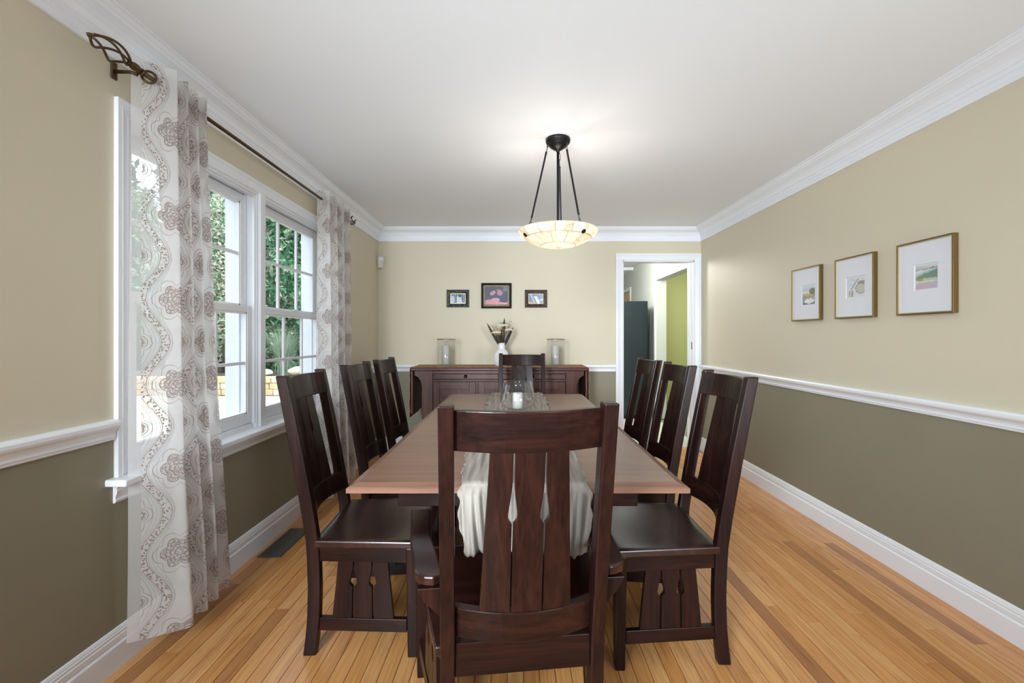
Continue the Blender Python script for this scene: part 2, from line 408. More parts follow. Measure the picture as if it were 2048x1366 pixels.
apr=[(0,-.068),(.004,-.070),(.010,-.064),(.012,-.058),(.009,-.052),(.010,-.046),(.014,-.036),(.0165,-.024),(.013,-.016),(.018,-.010),(.018,0),(0,0)]
MB().sweep(apr,(XL,1.648,.679),(XL,3.562,.679),(1,0,0),(0,0,1)).build('apron',M['trim'],tr)
def sash(win, y0,y1,z0,z1,x, rails, nm):
    # frame centred at x, glass within, muntins 3 x 2
    d=.017; g=MB(); s_w=.046; rb,rt=rails
    g.box(x-d,x+d,y0,y0+s_w,z0,z1); g.box(x-d,x+d,y1-s_w,y1,z0,z1); g.box(x-d,x+d,y0+s_w,y1-s_w,z0,z0+rb); g.box(x-d,x+d,y0+s_w,y1-s_w,z1-rt,z1)
    f=g.build(nm,M['vinyl'],win,.003)
    ya,yb,za,zb=y0+s_w,y1-s_w,z0+rb,z1-rt; m=MB(); mw=.0085
    bead=MB()
    for (a,b2,c,dd) in ((ya,ya+.009,za,zb),(yb-.009,yb,za,zb),(ya,yb,za,za+.009),(ya,yb,zb-.009,zb)): bead.box(x-.011,x+.013,a,b2,c,dd)
    bead.build('glazing_bead',M['vinyl'],f)
    for i in (1,2):
        yc=ya+(yb-ya)*i/3
        MB().box(x-.008,x+.008,yc-mw,yc+mw,za,zb).build('muntin',M['vinyl'],f,.002)
    zc=(za+zb)/2
    MB().box(x-.0075,x+.0075,ya,yb,zc-mw,zc+mw).build('muntin',M['vinyl'],f,.002)
    for i in range(3):
        for k2 in range(2):
            a=ya+(yb-ya)*i/3+.002; bb=ya+(yb-ya)*(i+1)/3-.002; c=za+(zb-za)*k2/2+.002; e=za+(zb-za)*(k2+1)/2-.002
            MB().box(x-.0015,x+.0015,a,bb,c,e).build('pane',M['pane'],f)
for n,(ya,yb) in enumerate(((1.706,2.583),(2.627,3.494))):
    w_=struct('window_%d'%(n+1))
    fz0,fz1=.7,2.046; j=MB()
    xj=XL-.15
    for (a,b2) in ((ya-.001,ya+.02),(yb-.02,yb+.001)): j.box(xj,XL+.001,a,b2,fz0,fz1)
    j.box(xj,XL+.001,ya+.02,yb-.02,fz1-.02,fz1); j.box(xj,XL-.02,ya+.02,yb-.02,fz0,fz0+.03)
    j.build('window_frame',M['vinyl'],w_,.002)
    t=MB()
    for (a,b2) in ((ya+.02,ya+.031),(yb-.031,yb-.02)):
        t.box(XL-.022,XL-.006,a,b2,fz0+.03,fz1-.02); t.box(XL-.098,XL-.094,a,b2,fz0+.03,fz1-.02); t.box(XL-.062,XL-.058,a,b2-.004 if a>ya+.1 else b2,fz0+.03,fz1-.02)
    t.box(XL-.022,XL-.006,ya+.031,yb-.031,fz1-.031,fz1-.02)
    t.build('track',M['vinyl'],w_,.001)
    sash(w_,ya+.022,yb-.022,.735,1.392,XL-.040,(.055,.036),'lower_sash')
    sash(w_,ya+.022,yb-.022,1.362,2.022,XL-.078,(.034,.046),'upper_sash')
    MB().box(XL-.026,XL-.016,(ya+yb)/2-.03,(ya+yb)/2+.03,1.392,1.404).build('sash_lock',M['vinyl'],w_,.003)
    e=MB()
    for (a,b2,c,dd) in ((ya-.02,ya+.014,fz0,fz1),(yb-.014,yb+.02,fz0,fz1)): e.box(XL-.185,XL-.15,a,b2,c,dd)
    e.box(XL-.185,XL-.15,ya+.014,yb-.014,fz1-.02,fz1+.02); e.box(XL-.2,XL-.13,ya,yb,fz0-.02,fz0+.002)
    e.build('outer_frame',M['vinyl'],w_,.003)
MB().box(XL-.15,XL-.002,2.583,2.627,.7,2.046).build('mullion_post',M['vinyl'],tr)

# ------------------------------------------------------------------ curtain rod
RX,RZ=XL+.098,2.196
rod=thing('curtain_rod','bronze curtain rod with twisted cage finials above the windows','curtain rod',(RX,2.6,RZ))
MB().tube([(0,1.66-2.6,0),(0,2.75-2.6,0),(0,3.64-2.6,0)],[.0085,.0085,.0085],12).build('rod',M['bronze'],rod)
def finial(y,s):
    f=MB(); yy=y-2.6
    f.lathe([(0,0),(.010,0),(.012,.004),(.012,.012),(.009,.016),(.011,.022),(.014,.030),(.014,.046),(.010,.054),(.007,.058),(.007,.064),(0,.064)],14)
    f.v=[(p[0],yy+s*p[2],p[1]) for p in f.v]
    y0=yy+s*.06; L_=.148
    for k in range(4):
        pts=[]
        for i in range(17):
            t=i/16; r=.004+.030*math.sin(math.pi*t)**.8; an=2*math.pi*k/4+t*R(150)
            pts.append((r*math.cos(an),y0+s*L_*t,r*math.sin(an)))
        f.tube(pts,.0042,7)
    f.tube([(0,y0+s*(L_-.006),0),(0,y0+s*(L_+.004),0),(0,y0+s*(L_+.012),0)],[.007,.008,.003],8)
    return f.build('finial',M['bronze'],rod)
finial(1.665,-1); finial(3.635,1)
for y in (1.648,3.60):
    bk=MB(); yy=y-2.6; xw=XL-RX
    bk.box(xw+.0005,xw+.008,yy-.012,yy+.012,-.032,.03)
    bk=bk.build('bracket',M['bronze'],rod,.003)
    a=MB(); a.tube([(xw+.006,yy,-.004),(-.03,yy,-.006),(-.012,yy+.004,-.014)],[.007,.006,.006],8)
    a.tube([(-.012*math.cos(q)*1.0,yy+.004,-.012*math.sin(q)) for q in [R(t) for t in range(-10,191,20)]],.0035,6)
    a.build('bracket_arm',M['bronze'],bk)

# ------------------------------------------------------------------ curtains (sheer printed voile)
def curtain_mat():
    m,nt,N,L,b=newmat('printed_voile'); out=[n for n in N if n.type=='OUTPUT_MATERIAL'][0]; N.remove(b)
    uv=N.new('ShaderNodeUVMap'); sx=N.new('ShaderNodeSeparateXYZ'); L.new(uv.outputs[0],sx.inputs[0])
    nz=noise(nt,uv.outputs[0],60,2); wob=(E(nt,nz)-.5)*.006
    X=E(nt,sx.outputs[0])+wob; Y=E(nt,sx.outputs[1])+wob
    Wp,P,A=.285,.325,.036; H=Wp/2
    xm=((X+H).mod(Wp)-H).abs()
    cy=(Y*(2*math.pi/P)).cos()
    xb=cy*A+H/2
    d=(xm-xb).abs()
    edge=(d-.0135).abs().lt(.0011)
    edge2=(d-.019).abs().lt(.0007)
    vo=N.new('ShaderNodeTexVoronoi'); vo.inputs['Scale'].default_value=135; L.new(uv.outputs[0],vo.inputs['Vector'])
    dots=E(nt,vo.outputs['Distance']).lt(.42)*d.lt(.0115)
    def med(xc,yc,sc):
        q=yc*.80; r=(xc*xc+q*q).sqrt(); th=q.atan2(xc)
        rr=r/(.86+.30*(th*3).cos().abs()+.10*(th*2).cos())
        line=((rr/.0105).frac().lt(.22)*rr.lt(.046*sc)*rr.gt(.004)).mx((rr-.056*sc).abs().lt(.0008))
        vv=N.new('ShaderNodeTexVoronoi'); vv.feature='DISTANCE_TO_EDGE'; vv.inputs['Scale'].default_value=95; L.new(uv.outputs[0],vv.inputs['Vector'])
        fil=E(nt,vv.outputs['Distance']).lt(.13)*rr.lt(.040*sc)*.75
        tint=rr.lt(.050*sc)
        return line.mx(fil),tint
    y0=((Y+P/2).mod(P)-P/2); y1=(Y.mod(P)-P/2)
    m0,t0=med(xm,y0,.95); m1,t1=med(xm*-1+H,y1,1.08)
    # inner echo of the ogee
    inner=((xm-(cy*(A*.72)+H/2-.031)).abs().lt(.0008)).mx((xm-(cy*(A*.72)+H/2+.031)).abs().lt(.0008))
    hem=X.gt(.035)
    inner=inner.mx((xm-(cy*(A*.85)+H/2-.024)).abs().lt(.0006)).mx((xm-(cy*(A*.85)+H/2+.024)).abs().lt(.0006))
    pat=(edge.mx(edge2*.7).mx(dots).mx(m0).mx(m1).mx(inner*.7))*hem
    tint=(t0.mx(t1).mx(d.lt(.0135)))*hem
    weave=noise(nt,coords(nt,'UV',(1800,1800,1)),1,2)
    basec=mixc(nt,tint*.35,rgba((236,233,231)),rgba((216,207,201)))
    col=mixc(nt,pat*.8,basec,rgba((128,104,92)))
    dif=N.new('ShaderNodeBsdfDiffuse'); trl=N.new('ShaderNodeBsdfTranslucent'); tra=N.new('ShaderNodeBsdfTransparent')
    L.new(col,dif.inputs[0]); L.new(col,trl.inputs[0])
    m1_=N.new('ShaderNodeMixShader'); m1_.inputs[0].default_value=.5; L.new(dif.outputs[0],m1_.inputs[1]); L.new(trl.outputs[0],m1_.inputs[2])
    fac=(E(nt,weave)*.10+.24)-pat*.22-tint*.06+hem*-.12+.12
    m2=N.new('ShaderNodeMixShader'); L.new(fac.mx(.02).k,m2.inputs[0]); L.new(m1_.outputs[0],m2.inputs[1]); L.new(tra.outputs[0],m2.inputs[2])
    L.new(m2.outputs[0],out.inputs[0]); return m
M['voile']=curtain_mat()
def curtain(name,label,top,mid,bot,ztop,zbot,u0,rings):
    root=thing(name,label,'curtain',(top[0][0],top[0][1],zbot),0,'printed sheer curtains on the rod')
    ox,oy=top[0]
    n=18; T=catmull(top,n); Mi=catmull(mid,n); B=catmull(bot,n); k=len(T)
    arc=[0]
    for i in range(1,k): arc.append(arc[-1]+math.dist(Mi[i],Mi[i-1]))
    nz=100; vs=[]; uvs=[]
    for jx in range(nz):
        s=jx/(nz-1)
        for i in range(k):
            # quadratic blend top, mid, bottom
            if s<.5: q=s*2; q=q*q*(3-2*q); px=T[i][0]*(1-q)+Mi[i][0]*q; py=T[i][1]*(1-q)+Mi[i][1]*q
            else: q=(s-.5)*2; q=q*q*(3-2*q)*.35+q*.65; px=Mi[i][0]*(1-q)+B[i][0]*q; py=Mi[i][1]*(1-q)+B[i][1]*q
            z=ztop-(ztop-zbot)*s
            wob=.004*math.sin(s*9+i*.11)*s
            z+=.016*(px+1.43)/.1*max(0,1-s*8)
            vs.append((px+wob-ox,py-oy,z-zbot)); uvs.append((u0+arc[i],z+.1))
    mb=MB(); mb.add(vs,[(jx*k+i,jx*k+i+1,(jx+1)*k+i+1,(jx+1)*k+i) for jx in range(nz-1) for i in range(k-1)],True)
    o=mb.build('panel',M['voile'],root); uvl=o.data.uv_layers.new(name='UVMap')
    for lp in o.data.loops: uvl.data[lp.index].uv=uvs[lp.vertex_index]
    for (x_,y_,rz) in rings:
        g=MB(); pts=[(.0215*math.cos(a),0,.0215*math.sin(a)) for a in [2*math.pi*q/24 for q in range(24)]]
        g.tube(pts,.0045,8,closed=True); g=g.build('grommet',M['steel'] if y_>3 else M['bronze'],root,loc=(x_-ox,y_-oy,RZ-zbot)); g.rotation_euler=(0,0,rz)
    return root
xb,xf=-1.425,-1.335
curtain('curtain','sheer patterned curtain hanging nearest the camera at the left of the windows',
  [(-1.415,1.655),(-1.345,1.742),(-1.332,1.775),(-1.40,1.79),(-1.425,1.803),(-1.39,1.815),(-1.338,1.84),(-1.40,1.853),(-1.425,1.865),(-1.39,1.878),(-1.340,1.900),(-1.40,1.912),(-1.425,1.924),(-1.39,1.936),(-1.345,1.96),(-1.39,1.985),(-1.42,1.99)],
  [(-1.425,1.66),(-1.335,1.745),(-1.318,1.775),(-1.38,1.80),(-1.41,1.81),(-1.38,1.825),(-1.318,1.848),(-1.38,1.865),(-1.41,1.875),(-1.38,1.89),(-1.322,1.915),(-1.38,1.932),(-1.41,1.942),(-1.38,1.955),(-1.33,1.99),(-1.38,2.01),(-1.42,2.015)],
  [(-1.445,1.67),(-1.315,1.735),(-1.272,1.775),(-1.33,1.815),(-1.37,1.825),(-1.34,1.84),(-1.285,1.875),(-1.33,1.90),(-1.37,1.912),(-1.34,1.925),(-1.288,1.955),(-1.33,1.98),(-1.37,1.99),(-1.35,2.005),(-1.30,2.06),(-1.36,2.085),(-1.40,2.09)],
  2.248,.082,.0,[(RX,1.69,.5)])
def sh(l,f): return [(f(y,i)) for i,y in enumerate(l)]
def wave(y0,y1,nf,xfr,xbk,first=.0):
    pts=[(xbk+.02,y0)]; st_=(y1-y0)/nf
    for i in range(nf):
        a=y0+st_*i
        pts += [(xbk+(xfr-xbk)*.85,a+st_*.28),(xfr,a+st_*.5),(xbk+(xfr-xbk)*.4,a+st_*.8),(xbk,a+st_*.95)]
    return pts
curtain('curtain','sheer patterned curtain at the far right end of the windows behind the chairs',
  wave(3.175,3.70,4,-1.335,-1.42),wave(3.165,3.70,4,-1.325,-1.42),wave(3.12,3.72,4,-1.29,-1.41),2.248,.082,.05,[(RX,3.255,.6)])

# ------------------------------------------------------------------ pendant lamp
PX,PY=.249,2.64
pen=thing('pendant_lamp','alabaster bowl pendant lamp hung by three dark rods from the ceiling','lamp',(PX,PY,ZC))
c=MB(); c.lathe([(0,0),(.071,0),(.0725,-.006),(.071,-.018),(.066,-.022),(.061,-.023),(.058,-.030),(.050,-.044),(.030,-.058),(.014,-.066),(.010,-.074),(0,-.074)],36); c=c.build('ceiling_canopy',M['black_metal'],pen)
be=MB()
for i in range(30):
    a=2*math.pi*i/30; be.lathe([(0,-.0042),(.003,-.003),(.0042,0),(.003,.003),(0,.0042)],8,(.0635*math.cos(a),.0635*math.sin(a),-.0235))
be.build('beading',M['black_metal'],c)
MB().tube([(0,0,-.07),(0,0,-.5),(0,0,-.632)],.0075,12).build('stem',M['black_metal'],pen)
bowl=[(r_,-.540+(z_+.540)*.94) for r_,z_ in [(.232,-.540),(.226,-.553),(.213,-.569),(.196,-.584),(.172,-.600),(.140,-.616),(.105,-.629),(.065,-.638),(.030,-.641),(0,-.642)]]
def alab():
    m,nt,N,L,b=newmat('alabaster'); v=coords(nt,'Object',(1,1,1),True)
    f=noise(nt,v,9,5,.6,1.5); col=ramp(nt,f,[(.3,(196,170,140)),(.48,(232,220,204)),(.66,(244,238,230))])
    L.new(col,b.inputs['Base Color']); setp(b,Roughness=.35,Emission_Strength=.12); L.new(col,b.inputs['Emission Color'])
    out=[n for n in N if n.type=='OUTPUT_MATERIAL'][0]; t=N.new('ShaderNodeBsdfTranslucent'); L.new(col,t.inputs[0]); x=N.new('ShaderNodeMixShader'); x.inputs[0].default_value=.6
    L.new(b.outputs[0],x.inputs[1]); L.new(t.outputs[0],x.inputs[2]); L.new(x.outputs[0],out.inputs[0]); return m
M['alab']=alab(); M['seam']=plain('brown_seam',(150,118,84),.6,.1,30)
sh_=struct('lamp_shade'); sh_.parent=pen; del sh_['kind']
def panel(r0,r1,n,i,off):
    prof=list(bowl[r0:r1+1]); lp=lambda p,q,t:(p[0]+(q[0]-p[0])*t,p[1]+(q[1]-p[1])*t)
    prof[-1]=lp(prof[-1],prof[-2],.05)
    if r0: prof[0]=lp(prof[0],prof[1],.05)
    a0=2*math.pi*(i+off)/n; a1=a0+2*math.pi/n; g=.0013/ max(prof[-1][0],.05)
    p=MB(); inn=[(max(r-.006,.001),z+.006) for r,z in prof][::-1]
    ring=prof+inn; ns=6; k=len(ring); vs=[]
    for s in range(ns+1):
        a=a0+g+(a1-a0-2*g)*s/ns
        vs += [(r*math.cos(a),r*math.sin(a),z) for r,z in ring]
    fs=[(s*k+q,s*k+(q+1)%k,(s+1)*k+(q+1)%k,(s+1)*k+q) for s in range(ns) for q in range(k)]
    fs += [tuple(range(k-1,-1,-1)),tuple(ns*k+q for q in range(k))]
    p.add(vs,fs,False); return p.build('alabaster_panel',M['alab'],sh_)
for i in range(14): panel(0,3,14,i,.15)
for i in range(12): panel(3,6,12,i,.4)
p=MB(); p.lathe(bowl[6:]+[(r,z+.006) for r,z in bowl[6:][::-1]],36); p.build('bowl_bottom',M['alab'],sh_)
sc_=MB(); cp=lambda k,a:(( bowl[k][0]-.0022)*math.cos(a),(bowl[k][0]-.0022)*math.sin(a),bowl[k][1]+.0012)
for k in (3,6): sc_.tube([cp(k,2*math.pi*q/48) for q in range(48)],.0016,5,closed=True)
for k0,k1,n,off in ((0,3,14,.15),(3,6,12,.4)):
    for i in range(n): sc_.tube([cp(k,2*math.pi*(i+off)/n) for k in range(k0,k1+1)],.0016,5)
sc_.build('seam_cement',M['seam'],sh_)
for az in (78,200,308):
    a=R(az); ca,sa=math.cos(a),math.sin(a); T=Vector((.06*ca,.06*sa,-.024)); Bp=Vector((.178*ca,.178*sa,-.525))
    d=(Bp-T).normalized(); Ln=(Bp-T).length; side=d.cross(Vector((0,0,1))).normalized(); up=side.cross(d)
    rd=MB(); s0,s1=(.060,.045)
    if az==78: s0=.105
    rd.tube([T+d*s0,T+d*(s0+.006),T+d*(s0+.02),T+d*(Ln-s1-.02),T+d*(Ln-s1-.006),T+d*(Ln-s1)],[.004,.0065,.0055,.0055,.0065,.004],10)
    rd=rd.build('hanging_rod',M['black_metal'],pen)
    def link(cen,ax,l,wd,r=.0016):
        return MB().tube([cen+d*(l/2*math.cos(q))+ax*(wd/2*math.sin(q)) for q in [2*math.pi*t/16 for t in range(16)]],r,6,closed=True).build('chain_link',M['black_metal'],rd)
    nl=3 if az==78 else 2
    for q in range(nl): link(T+d*(s0*(q+.5)/nl),side if q%2 else up,s0/nl+.008,.013)
    for q in range(2): link(T+d*(Ln-s1+s1*(q+.5)/2),side if q%2==0 else up,s1/2+.006,.012)
    # stud through the bowl, lying on its outer face
    r0,z0=.206,-.5765; nrm=Vector((ca*.72,sa*.72,-.69)).normalized(); tn=Vector((-sa,ca,0)); bt=nrm.cross(tn)
    sd=MB(); vs=[]; prof=[(0,.007),(.008,.006),(.0125,.003),(.014,-.001)]
    for rr,h in prof:
        for q in range(20):
            an=2*math.pi*q/20; vs.append(Vector((r0*ca,r0*sa,z0))+nrm*h+tn*(rr*math.cos(an))+bt*(rr*math.sin(an)))
    sd.add(vs,[(jx*20+q,jx*20+(q+1)%20,(jx+1)*20+(q+1)%20,(jx+1)*20+q) for jx in range(3) for q in range(20)],True)
    sd.build('stud',M['black_metal'],pen)
bm_,nt_,_,_,bb=newmat('lit_bulb'); bb.inputs['Emission Color'].default_value=(1,.93,.82,1); bb.inputs['Emission Strength'].default_value=3
for q in range(3):
    a=R(141+120*q); bx,by=.105*math.cos(a),.085*math.sin(a)
    bl=MB(); bl.lathe([(0,-.578),(.012,-.575),(.016,-.566),(.012,-.557),(0,-.554)],14,(bx,by,0)); bl.build('bulb',bm_,pen)
    lamp('pendant_light','POINT',2.5,(PX+bx,PY+by,ZC-.566),size=.035,color=(1,.95,.89))

# ------------------------------------------------------------------ dining table
TX,TY0,TY1,TH=.008,1.393,3.62,.762; HW=.533
def slab(x0,x1,y0,y1,e):   # e: (left,right,front,back) bevelled?
    lay=[(.030,TH),(.004,TH-.0085),(0,TH-.012),(0,TH-.026),(.03,TH-.036)]; m=MB(); vs=[]
    for i,z in lay:
        l,r,f,b2=[i*q for q in e]; vs += [(x0+l,y0+f,z),(x1-r,y0+f,z),(x1-r,y1-b2,z),(x0+l,y1-b2,z)]
    n=len(lay); fs=[(0,1,2,3),tuple(range(4*n-1,4*n-5,-1))]+[(4*j+k,4*j+(k+1)%4,4*j+4+(k+1)%4,4*j+4+k) for j in range(n-1) for k in range(4)]
    return m.add(vs,fs)
tb=thing('dining_table','long cherry dining table with six side chairs and a gauze runner','table',(TX,2.5,0))
def at(o): o.location=(-TX,-2.5,0); return o
ys=[TY0+.0725,2.06,2.5,2.95,TY1-.0725]
for i in range(4):
    at(slab(TX-HW,TX+HW,ys[i]+.0004,ys[i+1]-.0004,(1,1,0,0)).build('leaf',W3['tx'],tb))
at(slab(TX-HW,TX+HW,TY0,TY0+.0725,(1,1,1,0)).build('breadboard_end',W3['tx'],tb))
at(slab(TX-HW,TX+HW,TY1-.0725,TY1,(1,1,0,1)).build('breadboard_end',W3['tx'],tb))
for (a,b2,c,d) in ((-.40,.40,-1.0,-.975),(-.40,.40,.975,1.0),(-.40,-.375,-.975,.975),(.375,.40,-.975,.975)):
    MB().box(a,b2,c,d,.655,.727).build('apron',W3['x' if b2-a>.1 else 'y'],tb,.003)
for yy in (-.62,.62):
    po=MB().box(-.15,.15,yy-.05,yy+.05,.09,.655).build('pedestal',W3['z'],tb,.006)
    MB().hexa([(-.22,yy-.045,0),(.22,yy-.045,0),(.22,yy+.045,0),(-.22,yy+.045,0),(-.18,yy-.04,.10),(.18,yy-.04,.10),(.18,yy+.04,.10),(-.18,yy+.04,.10)]).build('foot',W3['x'],tb,.006)
MB().box(-.03,.03,-.57,.57,.25,.33).build('stretcher',W3['y'],tb,.005)

# ------------------------------------------------------------------ chairs
def post_y(z,yr):
    t=max(0,(z-.42)/.65); return yr-.006*math.sin(min(z,.42)/.42*math.pi)*-1-.118*t**1.12-(.012*(1-z/.25)**2 if z<.25 else 0)
def slat_edges(z0,z1,halfw,flip):   # keyhole edge profile between two slats as (z,inset)
    pass
def keyed(xl_b,xl_t,xr_b,xr_t,z0,z1,kl,kr,prof):
    """outline of a slat in (a,z); kl/kr: does that edge carry the key cut-out"""
    L_=[];R_=[]
    def edge(b0,t0,k,sgn):
        e=[]
        ts=[(0,0),(1,0)] if not k else prof
        for t,c in ts: e.append((b0+(t0-b0)*t+sgn*c, z0+(z1-z0)*t))
        return e
    l=edge(xl_b,xl_t,kl,1); r=edge(xr_b,xr_t,kr,-1)
    return r+l[::-1]
tear=[(0,0),(.565,0),(.575,.004),(.59,.0078),(.605,.0092),(.63,.0090),(.67,.0070),(.72,.0038),(.78,.0014),(.82,.0008),(1,.0004)]
kite=[(0,0),(.555,0),(.575,.006),(.60,.0105),(.63,.0112),(.66,.0105),(.88,.0006),(.90,0),(1,0)]
def strip(m, xs, z0f, z1f, yf, t):     # curved board: xs samples, heights, centre-line y(x,z), thickness
    n=len(xs); vs=[]
    for x in xs:
        a,b2=z0f(x),z1f(x)
        vs += [(x,yf(x,a)-t/2,a),(x,yf(x,a)+t/2,a),(x,yf(x,b2)+t/2,b2),(x,yf(x,b2)-t/2,b2)]
    fs=[(3,2,1,0),tuple(4*(n-1)+k for k in range(4))]+[(4*i+k,4*i+(k+1)%4,4*i+4+(k+1)%4,4*i+4+k) for i in range(n-1) for k in range(4)]
    return m.add(vs,fs,False)
def make_chair(name,label,cat,group,yr,yf,hr,hf,arms=False):
    root=thing(name,label,cat,(0,0,0),0,group)
    pt=.035; sag=.042
    # rear legs: one curved board each, rising to the back posts
    for s in (-1,1):
        zs=[0,.06,.14,.25,.36,.44,.54,.66,.78,.90,1.0,1.07]; front=[];rear=[]
        for z in zs:
            d=.047 if z<.7 else .047-.006*(z-.7)/.37
            y=post_y(z,yr); front.append((y+d/2,z)); rear.append((y-d/2,z))
        poly=rear+front[::-1]; x0,x1=s*hr-s*pt,s*hr
        MB().prism(poly,lambda a,z:(x0,a,z),lambda a,z:(x1,a,z)).build('leg',W3['z'],root,.004)
    for s in (-1,1):
        x0=s*hf; x1=s*(hf-.046); tp=.006*s
        MB().hexa([(x0-tp,yf-.04,0),(x1,yf-.04,0),(x1,yf-.004,0),(x0-tp,yf-.004,0),(x0,yf-.046,.418),(x1,yf-.046,.418),(x1,yf,.418),(x0,yf,.418)]).build('leg',W3['z'],root,.004)
    # seat, dished
    yb0=yr+.012; yf0=yf+.022
    def half(y):
        t=(y-yr)/(yf-yr); return (hr+(hf-hr)*t)+.012
    def seat_pt(u,v,top):
        y=yb0+(yf0-yb0)*v; h=half(y); x=-h+2*h*u
        if v>.9: h2=1-(v-.9)*0
        z=.446
        if top:
            du=(2*u-1); dv=(v-.42)/.5
            z-=.011*max(0,1-du*du*1.25)*max(0,1-dv*dv)
            if v>.95: z-=.004
        else: z=.419
        bow=.012*(1-(2*u-1)**2)*max(0,(v-.6)/.4)
        return (x,y+bow,z)
    m=MB(); nu,nv=17,17
    vs=[seat_pt(i/(nu-1),j/(nv-1),True) for j in range(nv) for i in range(nu)]+[seat_pt(i/(nu-1),j/(nv-1),False) for j in range(nv) for i in range(nu)]
    o_=nu*nv; q=lambda i,j:j*nu+i
    fs=[(q(i,j),q(i+1,j),q(i+1,j+1),q(i,j+1)) for j in range(nv-1) for i in range(nu-1)]
    nt_=len(fs)
    fs+=[(o_+q(i,j),o_+q(i,j+1),o_+q(i+1,j+1),o_+q(i+1,j)) for j in range(nv-1) for i in range(nu-1)]
    ring=[(i,0) for i in range(nu)]+[(nu-1,j) for j in range(1,nv)]+[(i,nv-1) for i in range(nu-2,-1,-1)]+[(0,j) for j in range(nv-2,0,-1)]
    for k in range(len(ring)):
        a=q(*ring[k]); b2=q(*ring[(k+1)%len(ring)]); fs.append((a,o_+a,o_+b2,b2))
    m.add(vs,fs,False); m.sm[:nt_]=[True]*nt_
    m.build('seat',W3['px'],root,.005)
    # aprons
    MB().box(-hf+.046,hf-.046,yf-.032,yf-.010,.355,.418).build('apron',W3['x'],root,.002)
    yb1=post_y(.38,yr)
    MB().box(-hr+pt,hr-pt,yb1-.016,yb1+.010,.385 if arms else .355,.468 if arms else .418).build('apron',W3['x'],root,.002)
    side={}
    for s in (-1,1):
        p0=Vector((s*(hr-.019),yr+.022,0)); p1=Vector((s*(hf-.024),yf-.044,0)); d=(p1-p0); Ln=d.length; d.normalize(); nrm=Vector((-d.y,d.x,0))
        def brd(nm,z0,z1,t,mat):
            MB().hexa([p0+nrm*t+Vector((0,0,z0)),p0-nrm*t+Vector((0,0,z0)),p1-nrm*t+Vector((0,0,z0)),p1+nrm*t+Vector((0,0,z0)),p0+nrm*t+Vector((0,0,z1)),p0-nrm*t+Vector((0,0,z1)),p1-nrm*t+Vector((0,0,z1)),p1+nrm*t+Vector((0,0,z1))]).build(nm,mat,root,.002)
        brd('apron',.357,.418,.010,W3['y']); brd('stretcher',.092,.141,.011,W3['y'])
        c=Ln*.5
        for k,(lb,lt,rb,rt) in enumerate(((-.118,-.096,-.0435,-.039),(-.0365,-.033,.0365,.033),(.0435,.039,.118,.096))):
            poly=keyed(c+lb,c+lt,c+rb,c+rt,.1415,.3568,k>0,k<2,kite)
            MB().prism(poly,lambda a,z:tuple(p0+d*a+nrm*.008+Vector((0,0,z))),lambda a,z:tuple(p0+d*a-nrm*.008+Vector((0,0,z)))).build('side_slat',W3['z'],root)
    # curved back: crest rail, lower rail, three keyed slats
    hi=hr-pt+.002; xs=[-hi+2*hi*i/12 for i in range(13)]
    yc=lambda x,z: post_y(z,yr)+.010-sag*(1-(x/hi)**2)
    strip(MB(),xs,lambda x:.962,lambda x:1.058,yc,.024).build('crest_rail',W3['x'],root,.003)
    strip(MB(),xs,lambda x:.485 if arms else .515,lambda x:.565 if arms else .595,yc,.026).build('lower_back_rail',W3['x'],root,.003)
    for k,(lb,lt,rb,rt) in enumerate(((-.112,-.089,-.0405,-.0375),(-.0365,-.0345,.0365,.0345),(.0405,.0375,.112,.089))):
        poly=keyed(lb,lt,rb,rt,.553 if arms else .583,.975,k>0,k<2,tear)
        MB().prism(poly,lambda a,z:(a,yc(a,z)-.011 if True else 0,z),lambda a,z:(a,yc(a,z)+.004,z)).build('back_slat',W3['z'],root)
    if arms:
        for s in (-1,1):
            ya,yb2=post_y(.61,yr)+.045,yf+.0
            pts=[]  # outline inner then outer, along y
            P=[(.200,ya-.02,.262),(.204,ya+.01,.272),(.212,ya+.05,.280),(.222,ya+.12,.290),(.250,ya+.26,.312),(.268,yf-.03,.338),(.272,yf+.012,.340)]
            inner=[(s*a,y) for a,y,b2 in P]; outer=[(s*b2,y) for a,y,b2 in P]
            # rounded rear corner
            outer[0]=(s*.222,ya-.036); outer[1:1]=[(s*.244,ya-.030),(s*.259,ya-.018),(s*.268,ya-.002)]; 
            poly=inner+outer[::-1]
            zz=lambda y:.611-.049*((y-ya)/(yf-ya))
            MB().prism(poly,lambda a,y:(a,y,zz(y)),lambda a,y:(a,y,zz(y)+.026)).build('arm',W3['py'],root,.006,3)
            x0=s*hf; x1=s*(hf-.046)
            MB().hexa([(x0,yf-.046,.419),(x1,yf-.046,.419),(x1,yf,.419),(x0,yf,.419),(x0-s*.004,yf-.044,.566),(x1-s*.004,yf-.044,.566),(x1-s*.004,yf-.002,.566),(x0-s*.004,yf-.002,.566)]).build('arm_post',W3['z'],root,.003)
            MB().prism([(.1995,.608),(.262,.608),(.245,.575),(.1995,.53)],lambda a,z:(s*a,ya-.03,z),lambda a,z:(s*a,ya-.008,z)).build('arm_bracket',W3['z'],root,.002)
    return root
G='cherry slat-back dining chairs'
ch=make_chair('dining_chair','side chair nearest the camera on the right of the table','chair',G,-.203,.203,.205,.240)
ch.location=(.564,1.876,0); ch.rotation_euler=(0,0,R(90))
